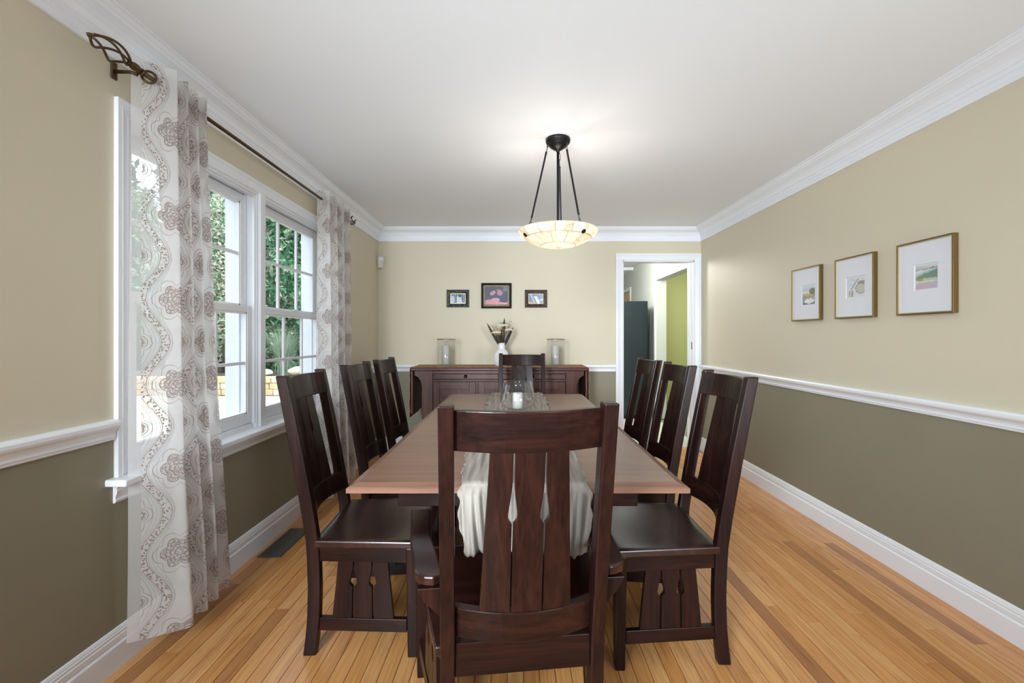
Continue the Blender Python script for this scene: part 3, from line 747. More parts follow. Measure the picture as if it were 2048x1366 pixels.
for (x,y,a,lab) in ((.600,2.53,90,'middle side chair on the right of the table, in front of the doorway'),
                    (.585,3.04,91,'farthest side chair on the right of the table, nearest the doorway'),
                    (-.585,1.935,-87,'side chair nearest the camera on the left, beside the window'),
                    (-.592,2.58,-89,'middle side chair on the left of the table'),
                    (-.585,3.11,-89,'farthest side chair on the left of the table'),
                    (.057,3.70,180,'cherry chair at the far head of the table, its back to the sideboard')):
    dup(ch,(x,y,0),R(a),lab)
ac=make_chair('armchair','dark cherry armchair at the near end of the table, its back to the camera','chair',G,-.27,.278,.205,.320,True)
ac.location=(-.012,1.405,0); ac.rotation_euler=(0,0,R(6.5))

# ------------------------------------------------------------------ table runner and candle holder
def gauze(name,a,b_):
    m,nt,N,L,b=newmat(name); v=coords(nt); f=noise(nt,coords(nt,'Object',(60,4,4)),1,4)
    L.new(ramp(nt,f,[(.3,a),(.7,b_)]),b.inputs['Base Color']); setp(b,Roughness=.9,Specular_IOR_Level=.1); bump(nt,b,noise(nt,v,900,2),.25,.001); return m
M['gauze']=gauze('wrinkled_gauze',(132,125,117),(166,159,150))
rn=random.Random(5)
ph=[rn.uniform(0,6.28) for _ in range(12)]
def runner_pt(u,v):
    # v: 0 far end -> 1 hanging end
    Lt=2.205; hang=.192; s=v*(Lt+.02+hang)
    half=.205+.006*math.sin(s*9+ph[0])+.004*math.sin(s*31+ph[1])
    e=2*u-1
    edge=.003*math.sin(s*70+ph[2])*math.sin(s*13)+.003*math.sin(s*113+ph[3])+.004*math.sin(s*29+ph[1]) if abs(e)>.99 else 0
    x=.012+.018*max(0,(s-1.4))+e*half+edge*(1 if e>0 else -1)
    n=sum(math.sin(x*q+s*w2+p) for q,w2,p in ((120,6,ph[4]),(190,-9,ph[5]),(75,13,ph[6]),(270,7,ph[7])))/4
    z=TH+.003+.0065*(n+.9)*(1+.2*math.sin(s*5))
    if s<Lt:
        y=TY1-.012-s
        return (x,y+ (.008*math.sin(x*60+ph[8]) if v<.004 else 0),z)
    q=s-Lt
    if q<.02+.012:
        t=min(1,q/.032)*math.pi/2; return (x,TY1-.012-Lt-.012*math.sin(t)-.006,TH-.008+.012*math.cos(t)+.004*(n+.5)*(1-t/1.57))
    q2=q-.032
    k=1-.10*q2/.17
    return (.03+(x-.03)*k,TY0-.028-.020*(n+.8)-.010*math.sin(x*38+ph[10]+q2*6)-.012*math.sin(min(1,q2/.1)*1.57), TH-.006-q2+ (.006*math.sin(x*70+ph[9]) if v>.99 else 0))
o=MB().grid(110,260,runner_pt).build('table_runner',M['gauze'],solid=.0012)
tag(o,'crinkled off-white gauze runner along the table, hanging over its near end','table runner')

def hurricane(name,label,loc,prof,foot,group=None,rim=None,gm='glass'):
    root=thing(name,label,'candle holder',loc,0,group)
    t=.003; inn=[(max(r-t,0),z) for r,z in prof][::-1]
    MB().lathe(prof+inn,48).build('glass_shade',M[gm],root)
    MB().lathe(foot,40).build('glass_foot',M['thickglass'],root)
    if rim: MB().lathe(rim,48).build('metal_rim',M['steel'],root)
    return root
def candle(label,loc,r,h,group=None):
    root=thing('pillar_candle',label,'candle',loc,0,group)
    MB().lathe([(0,0),(r-.002,0),(r,.002),(r,h-.004),(r-.003,h),(r-.006,h-.002),(r*.5,h-.005),(0,h-.006)],32).build('wax',M['candle'],root)
    MB().tube([(0,0,h-.007),(.001,0,h+.004),(.003,0,h+.010)],.0012,6).build('wick',M['wick'],root)
    return root
hx,hy,hz=.013,2.70,TH+.0125
hurricane('candle_holder','round clear glass candle holder on the table runner',(hx,hy,hz),
  [(.045,.014),(.062,.018),(.085,.034),(.102,.052),(.108,.066),(.106,.082),(.098,.120),(.088,.158),(.0815,.178)],
  [(0,0),(.056,0),(.060,.005),(.056,.012),(.045,.016),(.044,.0168),(0,.0168)],gm='glass_bowl',rim=None)
candle('short white pillar candle inside the round glass on the table',(hx,hy,hz+.0172),.031,.092)

# ------------------------------------------------------------------ sideboard
SX0,SX1,SY0,SY1,SZ=-1.008,.695,4.31,4.79,.9185
BX0,BX1=-.905,.592
sb=thing('sideboard','dark cherry sideboard with drawers, panelled doors and drop leaves on the back wall','sideboard',((SX0+SX1)/2,4.55,0))
def a2(o): o.location=(-(SX0+SX1)/2,-4.55,0); return o
def sbx(nm,x0,x1,y0,y1,z0,z1,mat='sx',par=None,bv=.003):
    o=MB().box(x0,x1,y0,y1,z0,z1).build(nm,W3[mat],par or sb,bv)
    if par is None: a2(o)
    return o
sbx('top',SX0,SX1,SY0,SY1,SZ-.028,SZ,bv=.006)
fy=SY0+.035
sbx('carcass',BX0+.01,BX1-.01,fy+.022,SY1-.01,.10,SZ-.03,'sz')
pw=.105
# corner posts with a corbel flare under the top, wide stile
for s in (0,1):
    xo,xi=(BX0,BX0+pw) if s==0 else (BX1,BX1-pw); sg=-1 if s==0 else 1
    poly=[(xi,0),(xo+sg*-.03,0),(xo+sg*-.01,.25),(xo,.5),(xo,.74),(xo+sg*.012,.79),(xo+sg*.035,.825),(xo+sg*.06,.838),(xo+sg*.07,.845),(xo+sg*.07,.8895),(xi,.8895)]
    a2(MB().prism(poly,lambda a,z:(a,fy,z),lambda a,z:(a,fy+.028,z)).build('leg',W3['sz'],sb,.002))
    a2(MB().prism([(fy+.03,0),(fy+.07,0),(fy+.07,.88),(fy+.03,.88)],lambda y,z:(xo-sg*.0,y,z),lambda y,z:(xo-sg*.05,y,z)).build('leg',W3['sz'],sb,.002))
xa,xb_=BX0+pw,BX1-pw; tot=xb_-xa
sbx('rail',xa,xb_,fy+.002,fy+.03,SZ-.058,SZ-.030); sbx('rail',xa,xb_,fy+.002,fy+.03,.785,.805)
sbx('rail',xa,xb_,fy+.002,fy+.03,.10,.16)
mid=(xa+xb_)/2
for x0,x1 in ((xa+.006,mid-.012),(mid+.012,xb_-.006)):
    d=sbx('drawer',x0,x1,fy-.004,fy+.03,.808,.857)
    kx=(x0+x1)/2
    kn=MB(); kn.hexa([(kx-.016,fy-.006,.819),(kx+.016,fy-.006,.819),(kx+.016,fy-.006,.851),(kx-.016,fy-.006,.851),(kx-.005,fy-.028,.830),(kx+.005,fy-.028,.830),(kx+.005,fy-.028,.840),(kx-.005,fy-.028,.840)])
    kn.build('knob',M['black_metal'],d,.001)
sbx('rail',mid-.012,mid+.012,fy+.001,fy+.03,.805,SZ-.058,'sz')
dw=(tot-.06)/3
for i in range(3):
    x0=xa+.006+i*(dw+.024); x1=x0+dw; z0,z1=.165,.78; y=fy
    fr_=MB(); sw=.062
    fr_.box(x0,x0+sw,y,y+.022,z0,z1); fr_.box(x1-sw,x1,y,y+.022,z0,z1); fr_.box(x0+sw,x1-sw,y,y+.022,z1-.07,z1); fr_.box(x0+sw,x1-sw,y,y+.022,z0,z0+.07)
    d=a2(fr_.build('door',W3['sz'],sb,.002))
    MB().box(x0+sw,x1-sw,y+.010,y+.018,z0+.07,z1-.07).build('door_panel',W3['sz'],d)
    if i<2: sbx('stile',x1+.002,x1+.022,fy+.001,fy+.03,.16,.785,'sz')
# hanging drop leaves
for x0 in (SX0+.004,SX1-.024):
    sbx('drop_leaf',x0,x0+.020,SY0+.004,SY1-.004,.475,SZ-.030,'sz',bv=.004)
def lace():
    m,nt,N,L,b=newmat('rust_and_cream_brocade'); v=coords(nt); vo=N.new('ShaderNodeTexVoronoi'); vo.inputs['Scale'].default_value=38; vo.feature='F1'; L.new(v,vo.inputs['Vector'])
    n=noise(nt,v,55,3,.6,2.0)
    c=ramp(nt,n,[(.38,(92,42,28)),(.47,(150,86,62)),(.54,(206,172,142)),(.62,(120,60,42))]); L.new(c,b.inputs['Base Color']); setp(b,Roughness=.8); bump(nt,b,n,.5,.003); return m
M['brocade']=lace()
rb=MB(); z=SZ+.0035; prf=[]
xl_,xr_=SX0-.007,SX1+.007
path=[(xl_-.004,.44),(xl_-.006,.62),(xl_-.004,.80),(xl_-.002,SZ-.01),(xl_+.006,z+.001)]+[(xl_+.03+i*(xr_-xl_-.06)/24,z) for i in range(25)]+[(xr_-.006,z+.001),(xr_+.002,SZ-.01),(xr_+.004,.80),(xr_+.006,.62),(xr_+.004,.45)]
nn=len(path)
def rpt(u,v):
    f=u*(nn-1); i=min(int(f),nn-2); t=f-i; x=path[i][0]*(1-t)+path[i+1][0]*t; zz=path[i][1]*(1-t)+path[i+1][1]*t
    y=SY0+.02+(.43)*v; 
    hang=zz<SZ-.02
    y+= (.006*math.sin(u*260) if v in (0,1) else 0)
    return (x+(.003*math.sin(zz*60+v*20) if hang else 0)*(-1 if x<0 else 1),y,zz)
o=rb.grid(nn*3-2,20,rpt).build('sideboard_runner',M['brocade'],solid=.003)
tag(o,'rust and cream brocade runner covering the sideboard top and hanging over both ends','table runner')

GH='tall glass cylinders with candles on the sideboard'; zt=SZ+.0055
for (cx,lab,lab2) in ((-.700,'tall glass cylinder candle holder at the left of the sideboard','white pillar candle in the left glass cylinder on the sideboard'),
                 (.407,'tall glass cylinder candle holder at the right of the sideboard','white pillar candle in the right glass cylinder on the sideboard')):
    hurricane('candle_holder',lab,(cx,4.55,zt),[(.089,.018),(.090,.02),(.090,.27)],[(0,0),(.10,0),(.103,.004),(.103,.013),(.098,.018),(0,.018)],GH,[(.0925,.263),(.0925,.272),(.0865,.272),(.0865,.263)])
    candle(lab2,(cx-.005,4.55,zt+.0185),.040,.19)
vz=thing('vase','white ceramic bottle vase on the sideboard holding dried flowers','vase',(-.141,4.55,zt))
MB().lathe([(0,0),(.060,0),(.064,.004),(.065,.02),(.065,.125),(.062,.142),(.052,.156),(.040,.163),(.036,.172),(.0355,.205),(.037,.221),(.0395,.226),(.038,.231),(.034,.232),(.031,.222),(.031,.17),(.055,.14),(.058,.02),(0,.01)],40).build('body',M['ceramic'],vz)
for i in range(18):
    a=2*math.pi*i/18; MB().tube([(.0645*math.cos(a),.0645*math.sin(a),.012),(.0655*math.cos(a),.0655*math.sin(a),.06),(.0645*math.cos(a),.0645*math.sin(a),.125),(.052*math.cos(a),.052*math.sin(a),.155)],[.003,.004,.004,.001],6).build('flute',M['ceramic'],vz)
bq=thing('dried_bouquet','dried flower bouquet with cream yarrow heads and dark pointed leaves in the white vase','flowers',(-.141,4.55,zt+.20))
M['darkleaf']=plain('dark_dried_leaf',(48,48,42),.7,.2,30); M['stemc']=plain('straw_stem',(150,128,98),.8,.2,30); M['yarrow']=plain('cream_yarrow',(236,222,192),.9,.15,60,0,.8,120); M['brown']=plain('brown_seed',(78,62,50),.8,.3,60)
def blade(p0,p1,w,twist=0):
    p0,p1=Vector(p0),Vector(p1); d=p1-p0; sd=d.cross(Vector((0,1,0))).normalized(); m=MB(); vs=[]
    for t,ww in ((0,.5),(.3,.9),(.6,1),(.85,.6),(1,.05)):
        c=p0+d*t; vs += [c-sd*w*ww, c+Vector((0,-.004*ww,0)), c+sd*w*ww]
    fs=[f for i in range(4) for f in ((3*i,3*i+1,3*i+4,3*i+3),(3*i+1,3*i+2,3*i+5,3*i+4))]
    o=m.add(vs,fs).build('dark_leaf',M['darkleaf'],bq,solid=.003); return o
blade((-.02,-.01,.0),(-.130,-.02,.205),.011); blade((.012,0,0),(.026,.01,.255),.013); blade((.025,.005,0),(.105,-.01,.17),.011); blade((.02,-.01,0),(.085,-.03,.15),.008); blade((0,.01,0),(.0,.02,.15),.014); blade((-.01,-.015,0),(-.055,-.03,.11),.010)
def yar(p,r):
    st0=MB().tube([(0,0,-.02),(p[0]*.6,p[1]*.6,p[2]*.5),p],.0022,6).build('flower_stem',M['stemc'],bq)
    h=MB(); rr=random.Random(int(p[0]*1000))
    for i in range(60):
        a=rr.uniform(0,6.28); q=r*math.sqrt(rr.random()); zz=p[2]+.010*(1-(q/r)**2)+rr.uniform(-.002,.004)
        h.lathe([(0,-.006),(.0045,-.004),(.006,0),(.0035,.004),(0,.005)],6,(p[0]+q*math.cos(a),p[1]+q*math.sin(a)*.8,zz))
    h.build('flower_head',M['yarrow'],bq)
yar((-.045,-.055,.118),.044); yar((.016,-.05,.180),.046); yar((.066,-.035,.140),.034)
bq.scale=(1.12,1.12,1.12)
rr=random.Random(11)
for i in range(16):
    a=rr.uniform(-.85,.85); L_=rr.uniform(.12,.29); tip=Vector((math.sin(a)*L_*.48,rr.uniform(-.03,.03),math.cos(a)*L_))
    s=MB(); s.tube([(0,0,-.01),tip*.5+Vector((0,0,.01)),tip],[.0014,.0011,.0008],5)
    for k in range(16):
        t=.45+.55*rr.random(); c=tip*t; s.lathe([(0,-.004),(.0028,-.001),(.002,.003),(0,.005)],5,(c.x+rr.gauss(0,.007),c.y+rr.gauss(0,.006),c.z+rr.gauss(0,.006)))
    s.build('sprig',M['stemc'] if i%3 else M['brown'],bq)
cone=MB()
for i in range(70):
    t=i/70; a=i*2.4; r=.034*math.sin(math.pi*(.12+.8*t)); zc=.015+.075*t
    c=Vector((-.012+r*math.cos(a),-.012+r*math.sin(a)*.8,zc)); o2=Vector((math.cos(a),math.sin(a),.5))*.010; sd=Vector((-math.sin(a),math.cos(a),0))*.006
    cone.add([c-sd,c+sd,c+o2+sd*.6+Vector((0,0,.006)),c+o2-sd*.6+Vector((0,0,.006))],[(0,1,2,3)])
cone.build('seed_cone',M['brown'],bq,solid=.002)

# ------------------------------------------------------------------ pictures: painted flat prints as vertex colours
def print_mat():
    m,nt,N,L,b=newmat('printed_paper'); a=N.new('ShaderNodeVertexColor'); a.layer_name='paint'
    n=noise(nt,coords(nt),260,3); c=mixc(nt,.10,a.outputs[0],ramp(nt,n,[(.3,(120,120,120)),(.7,(255,255,255))]),'MULTIPLY')
    L.new(c,b.inputs['Base Color']); setp(b,Roughness=.45); return m
M['print']=print_mat()
def paint(name,par,P,U,V,fn,nu=72,nv=60):
    P,U,V=map(Vector,(P,U,V)); o=MB().grid(nu,nv,lambda u,v:P+U*u+V*v,False).build(name,M['print'],par)
    ca=o.data.color_attributes.new('paint','FLOAT_COLOR','POINT')
    for j in range(nv):
        for i in range(nu): ca.data[j*nu+i].color=rgba(fn(i/(nu-1),j/(nv-1)))
    return o
def nz(u,v,s=0): return math.sin(u*17+s)*math.sin(v*23+s*2)*.5+math.sin(u*41+v*37+s)*.25+math.sin(u*71-v*53+s*3)*.25
def mixr(a,b2,t): t=max(0,min(1,t)); return tuple(x*(1-t)+y*t for x,y in zip(a,b2))
def hills(u,v):
    n=nz(u,v,1)*.04; w=v+n
    if w>.90-.03*math.sin(u*4): return mixr((188,190,188),(206,208,204),u)
    if w>.80+.05*u: return mixr((176,182,180),(150,110,116),u*1.1) if w<.88 else (190,188,186)
    hl=.52+.26*u**.8
    if w>hl: return mixr((150,176,176),(216,222,220),(w-hl)*6)
    if w>.46-.02*u and w<hl: return mixr((130,148,112),(112,140,126),u+n*4)
    if .38<w<.48 and u>.35: return mixr((190,214,206),(160,196,190),n*8+.5)
    if w>.36: return (150,158,104)
    if w>.28: return (216,208,180)
    if w>.14: return mixr((176,172,196),(206,180,196),nz(u*2,v*3)+.5)
    return mixr((206,168,176),(190,178,198),u)
def meadow(u,v):
    n=nz(u,v,2)*.05; w=v+n
    if ((u-.85)/.32)**2+((w-.70)/.18)**2<1: return mixr((96,108,62),(124,132,84),nz(u*2,v*2)+.5)
    if w>.82: return mixr((160,186,206),(226,226,222),v*1.5-.9)
    if w>.62: return mixr((168,188,200),(228,222,208),1-(w-.62)*4)
    if w>.48: return mixr((170,160,130),(186,176,150),nz(u*3,v)+.5)
    if w>.38: return mixr((150,136,100),(176,150,110),nz(u,v*2)+.5)
    if ((u-.55)/.40)**2+((w-.18)/.13)**2<1: return (226,224,222)
    if w>.10: return mixr((130,146,168),(168,172,182),u)
    return (116,116,112)
def birds(u,v):
    bgc=(212,213,216); n=nz(u,v,3)*.02
    x=u+n; y=v+n
    if abs(((x-.80)/.30)**2+((y-.42)/.26)**2-1)<.12: return (120,118,108)
    if ((x-.80)/.30)**2+((y-.42)/.26)**2<1: return mixr((178,174,158),(206,204,196),nz(u*2,v*3)+.5)
    if ((x-.84)/.24)**2+((y-.72)/.10)**2<1: return (156,150,124)
    dd=abs((x-.25)-(y-.40)*.75)
    if .38<y<.95 and dd<.035: return (146,150,158)
    if abs(((x-.25)/.22)**2+((y-.78)/.16)**2-1)<.14: return (182,186,192)
    if .02<y<.34 and (abs(x-.30)<.05 or abs(x-.15)<.03): return (150,144,118)
    return bgc
GP='gold framed watercolours on the right wall'
def gold_pic(lab,y0,y1,art,ay0,ay1,az0,az1):
    z0,z1=1.329,1.689; t=.025; root=thing('picture_frame',lab,'picture',(XR-.001,(y0+y1)/2,(z0+z1)/2),0,GP)
    oy,oz=(y0+y1)/2,(z0+z1)/2; a,b2=y0-oy,y1-oy; c,d=z0-oz,z1-oz; fw=.007
    f=MB()
    for (p,q,r,s) in ((a,a+fw,c,d),(b2-fw,b2,c,d),(a+fw,b2-fw,c,c+fw),(a+fw,b2-fw,d-fw,d)): f.box(-t,0,p,q,r,s)
    f.build('frame',M['gold'],root,.001)
    l=MB(); lw=.004
    for (p,q,r,s) in ((a+fw,a+fw+lw,c+fw,d-fw),(b2-fw-lw,b2-fw,c+fw,d-fw),(a+fw+lw,b2-fw-lw,c+fw,c+fw+lw),(a+fw+lw,b2-fw-lw,d-fw-lw,d-fw)): l.box(-t+.002,-.004,p,q,r,s)
    l.build('inner_lip',M['gold_face'],root)
    # mat with a bevelled window
    m=MB(); A,B_,Cc,D=a+fw,b2-fw,c+fw,d-fw; g0,g1,h0,h1=ay0-oy-.006,ay1-oy+.006,az0-oz-.006,az1-oz+.008
    for (p,q,r,s) in ((A,g0,Cc,D),(g1,B_,Cc,D),(g0,g1,Cc,h0),(g0,g1,h1,D)): m.box(-.018,-.015,p,q,r,s)
    m.build('mat_board',M['mat_board'],root)
    MB().box(-.0145,-.013,A,B_,Cc,D).build('backing_paper',M['mat_board'],root)
    # art: u runs left to right as seen from the room (far -> near)
    paint('painting',root,(-.0148,ay1-oy,az0-oz),(0,ay0-ay1,0),(0,0,az1-az0),art)
    return root
gold_pic('gold framed watercolour of green hills, nearest the camera',2.02,2.322,hills,2.106,2.22,1.451,1.564)
gold_pic('gold framed drawing of a bird and stones, middle of the three',2.472,2.772,birds,2.547,2.68,1.452,1.562)
gold_pic('gold framed watercolour of a meadow and tree, farthest along the right wall',2.909,3.207,meadow,2.969,3.125-.03,1.437,1.560)

def wedding(u,v):
    n=nz(u*1.3,v,5)
    if ((u-.62)/.10)**2+((v-.78)/.11)**2<1: return (34,30,34)
    if ((u-.50)/.07)**2+((v-.72)/.09)**2<1: return (190,186,190)
    if abs(u-.55)<.10+.16*(1-v) and v<.62 and u>.40: return mixr((226,228,236),(170,176,190),n+.5)
    if ((u-.15)/.12)**2+((v-.4)/.4)**2<1: return mixr((150,164,186),(214,220,232),n+.5)
    s=math.sin(u*46)
    return mixr((40,50,66),(150,166,188),.5+.5*s+.3*n) if v>.12 else (150,152,160)
def couple(u,v):
    n=nz(u,v,6)*.05
    base_=mixr((46,44,74),(66,56,88),u+n) if v>.25 else (52,44,66)
    if u>.80 and v>.75: base_=mixr((60,60,90),(180,176,186),nz(u*4,v*4)+.3)
    if u>.45 and .22<v<.62: base_=(44,58,96)
    if ((u-.34)/.13)**2+((v-.66+ (u-.34)*-.4)/.12)**2<1: return mixr((200,150,146),(150,104,110),nz(u*3,v*3)+.4)
    if ((u-.66)/.13)**2+((v-.66)/.15)**2<1: return mixr((206,154,146),(120,84,96),nz(u*3,v*2)+.4)
    if ((u-.60)/.11)**2+((v-.82)/.07)**2<1: return (150,100,100)
    if v<.20+.08*math.sin(u*5+.5): return mixr((196,130,136),(214,150,150),u)
    if ((u-.46)/.19)**2+((v-.26)/.12)**2<1: return (196,146,152)
    return base_
def sail(u,v):
    n=nz(u,v,7)*.04
    if abs((u-.5)-(.62-v)*.35)<.10 and v<.75: return (226,230,236)
    if v<.28-.35*u: return (182,156,142)
    if abs(v-(.30+.45*(u-.62)))<.06 and u>.55: return (214,220,226)
    if abs(u-.28+ (v-.5)*.3)<.06: return (176,190,206)
    return mixr((104,128,158),(150,168,188),u+n)
GB='framed photographs above the sideboard'
def photo(lab,u0,u1,v0,v1,fw,mat,art,slip=None):
    s=186.5; x0,x1=(u0-1031)/s,(u1-1031)/s; z1,z0=1.2225+(672.5-v0)/s,1.2225+(672.5-v1)/s
    cx,cz=(x0+x1)/2,(z0+z1)/2; root=thing('picture_frame',lab,'picture',(cx,YB-.001,cz),0,GB); hx_,hz_=(x1-x0)/2,(z1-z0)/2
    prof=[(0,0),(0,-.010),(fw*.25,-.014),(fw*.8,-.022),(fw,-.020),(fw,0)]
    f=MB(); i0,i1=hx_-fw,hz_-fw
    f.sweep(prof,(-i0,0,-i1),(-i0,0,i1),(-1,0,0),(0,1,0),-1,1); f.sweep(prof,(i0,0,-i1),(i0,0,i1),(1,0,0),(0,1,0),-1,1)
    f.sweep(prof,(-i0,0,i1),(i0,0,i1),(0,0,1),(0,1,0),-1,1); f.sweep(prof,(-i0,0,-i1),(i0,0,-i1),(0,0,-1),(0,1,0),-1,1)
    f.build('frame',mat,root)
    if slip:
        sw=.020; k=MB(); 
        for (a,b2,c,d) in ((-i0,-i0+sw,-i1,i1),(i0-sw,i0,-i1,i1),(-i0+sw,i0-sw,-i1,-i1+sw),(-i0+sw,i0-sw,i1-sw,i1)): k.box(a,b2,-.012,-.004,c,d)
        k.build('inner_slip',slip,root,.002); i0-=sw; i1-=sw
    else:
        k=MB(); sw=.004
        for (a,b2,c,d) in ((-i0,-i0+sw,-i1,i1),(i0-sw,i0,-i1,i1),(-i0+sw,i0-sw,-i1,-i1+sw),(-i0+sw,i0-sw,i1-sw,i1)): k.box(a,b2,-.009,-.004,c,d)
        k.build('inner_slip',M['gold_face'],root)
    paint('photograph',root,(-i0,-.005,-i1),(2*i0,0,0),(0,0,2*i1),art,72,48)
photo('small pewter framed black and white photo, left of three above the sideboard',893.9,938.4,579.8,614.7,.040,M['emb_silver'],wedding)
photo('larger black framed dark blue photo, centre of three above the sideboard',962.7,1023,566.4,616.9,.022,M['frame_dark'],couple,M['emb_gold'])
photo('small bronze framed pale blue photo, right of three above the sideboard',1049.6,1094,580,615.4,.040,M['emb_bronze'],sail)

# motion sensor in the corner
ms=thing('motion_sensor','small ivory motion sensor in the far left corner','sensor',(XL+.030,YB-.030,1.94),R(45))
MB().hexa([(-.028,-.022,.012),(.028,-.022,.012),(.030,.020,0),(-.030,.020,0),(-.034,-.026,.128),(.034,-.026,.128),(.034,.016,.134),(-.034,.016,.134)]).build('housing',M['plastic'],ms,.005)
MB().box(-.022,.022,-.0295,-.022,.072,.122).build('lens',M['ceramic'],ms,.002)
MB().box(-.010,.010,-.0305,-.029,.080,.084).build('indicator',M['vent_metal'],ms)

# floor vent
fv=thing('floor_vent','dark metal floor vent in the wood floor under the window','vent',(-1.364,2.67,0))
f=MB(); a,b2,c,d=-.066,.066,-.187,.187; bw=.019
for q in ((a,a+bw,c,d),(b2-bw,b2,c,d),(a+bw,b2-bw,c,c+bw),(a+bw,b2-bw,d-bw,d)): f.hexa([(q[0],q[2],.0005),(q[1],q[2],.0005),(q[1],q[3],.0005),(q[0],q[3],.0005),(q[0]+.002,q[2]+.002,.005),(q[1]-.002,q[2]+.002,.005),(q[1]-.002,q[3]-.002,.005),(q[0]+.002,q[3]-.002,.005)])
f.build('frame',M['vent_metal'],fv)
MB().box(a+bw,b2-bw,c+bw,d-bw,.0004,.0012).build('duct_opening',M['vent_dark'],fv)
n=26
lo=None
for i in range(n):
    y=c+bw+(d-c-2*bw)*(i+.5)/n
    if lo is None: lo=MB().hexa([(a+bw,-.0035,.0012),(b2-bw,-.0035,.0012),(b2-bw,-.0015,.0012),(a+bw,-.0015,.0012),(a+bw,.0005,.0044),(b2-bw,.0005,.0044),(b2-bw,.0025,.0044),(a+bw,.0025,.0044)]).build('louvre',M['vent_metal'],fv); o=lo
    else: o=lo.copy(); C.objects.link(o); o.parent=fv
    o.location=(0,y,0)

# ------------------------------------------------------------------ garden outside the windows
gz=-.18
tag(MB().box(-40,XL-.21,-6,40,gz-.3,gz-.03).build('ground',M['soil']),kind='structure')
M['stone']=plain('tan_flagstone',(206,192,168),.85,.22,3,0,.4,40); M['stone2']=plain('grey_flagstone',(180,182,176),.85,.22,3,0,.4,40); M['block']=plain('tan_wall_block',(208,176,134),.85,.2,4,0,.4,40)
def blob(nm,mat,par,pts,z0,z1,bv=.01): return MB().prism(pts,lambda x,y:(x,y,z0),lambda x,y:(x,y,z1)).build(nm,mat,par,bv,1)
pat=thing('patio','sunlit patio of irregular tan and grey flagstones outside the window','patio',(-5.5,8,gz-.03))
rr=random.Random(21)
MB().box(-3.3,3.3,-4.2,2.6,0,.012).build('bedding',M['soil'],pat)
gx=[(-3.3+i*.66) for i in range(11)]; gy=[(-4.2+i*.62) for i in range(12)]
J={(i,j):(gx[i]+rr.uniform(-.14,.14),gy[j]+rr.uniform(-.13,.13)) for i in range(11) for j in range(12)}
for i in range(10):
    for j in range(11):
        q=[J[i,j],J[i+1,j],J[i+1,j+1],J[i,j+1]]; cx=sum(p[0] for p in q)/4; cy=sum(p[1] for p in q)/4
        q=[(cx+(px-cx)*.955,cy+(py-cy)*.955) for px,py in q]
        blob('flagstone',M['stone' if rr.random()<.68 else 'stone2'],pat,q,.008,.03+rr.uniform(-.004,.008))
wl=thing('garden_wall','low retaining wall of tan stone blocks at the back of the patio','wall',(-6,11.0,gz-.03))
for r in range(3):
    x=-3.4+(r%2)*.2
    while x<3.6:
        l=rr.uniform(.3,.55); dx=rr.uniform(-.02,.02)
        MB().box(x+.008,x+l-.008,-.16+dx,.16+dx,.15*r+.002,.15*r+.146).build('block',M['block'] if rr.random()<.75 else M['stone'],wl,.012,1); x+=l
for i,(x,y,r,lab) in enumerate(((-7.0,11.42,.24,'pale boulder on the garden wall seen through the left window'),(-5.55,11.42,.22,'pale boulder on the garden wall seen through the right window'),(-6.3,11.36,.15,'small grey boulder between two larger ones on the garden wall'))):
    m=MB(); ph_=[rr.uniform(0,6) for _ in range(6)]
    m.lathe([(r*math.sin(math.pi*t/10),-r*.55*math.cos(math.pi*t/10)) for t in range(11)],16)
    m.v=[tuple(Vector(p)*(1+.16*math.sin(p[0]/r*3+ph_[0])*math.sin(p[1]/r*3+ph_[1])+.08*math.sin(p[2]/r*7+ph_[2]))) for p in m.v]
    o=m.build('boulder',M['stone2' if i==2 else 'stone'],loc=(x,y,gz+.42+r*.45),weld=True); tag(o,lab,'boulder','boulders on the garden wall')
tag(MB().box(-12,-2.6,11.17,13.6,gz-.03,gz+.40).build('planting_bed',M['soil']),kind='structure')

def leafmat(name,cols,rough=.55):
    m,nt,N,L,b=newmat(name); g=N.new('ShaderNodeNewGeometry'); c=ramp(nt,g.outputs['Random Per Island'],[(i/(len(cols)-1),q) for i,q in enumerate(cols)])
    L.new(c,b.inputs['Base Color']); setp(b,Roughness=rough,Specular_IOR_Level=.3)
    out=[n for n in N if n.type=='OUTPUT_MATERIAL'][0]; t=N.new('ShaderNodeBsdfTranslucent'); L.new(c,t.inputs[0]); x=N.new('ShaderNodeMixShader'); x.inputs[0].default_value=.3
    L.new(b.outputs[0],x.inputs[1]); L.new(t.outputs[0],x.inputs[2]); L.new(x.outputs[0],out.inputs[0]); return m
LM={'green':leafmat('green_leaves',[(30,92,58),(64,136,92),(206,212,186),(40,104,68),(118,176,132),(56,120,82)]),  # cream tone paints sun highlights into some leaves
    'deep':leafmat('deep_green_leaves',[(16,58,44),(34,86,62),(22,70,52)]),
    'pale':leafmat('sunlit_blossom_leaves',[(90,150,110),(226,218,204),(60,128,84),(238,226,214),(110,168,128)]),  # pale tones: blossom, plus sunlight on leaves painted into the colour
    'conifer':leafmat('blue_green_needles',[(12,44,52),(20,62,66),(16,52,58)]),
    'grass':leafmat('grey_green_blades',[(150,170,150),(110,146,120),(186,190,172)])}
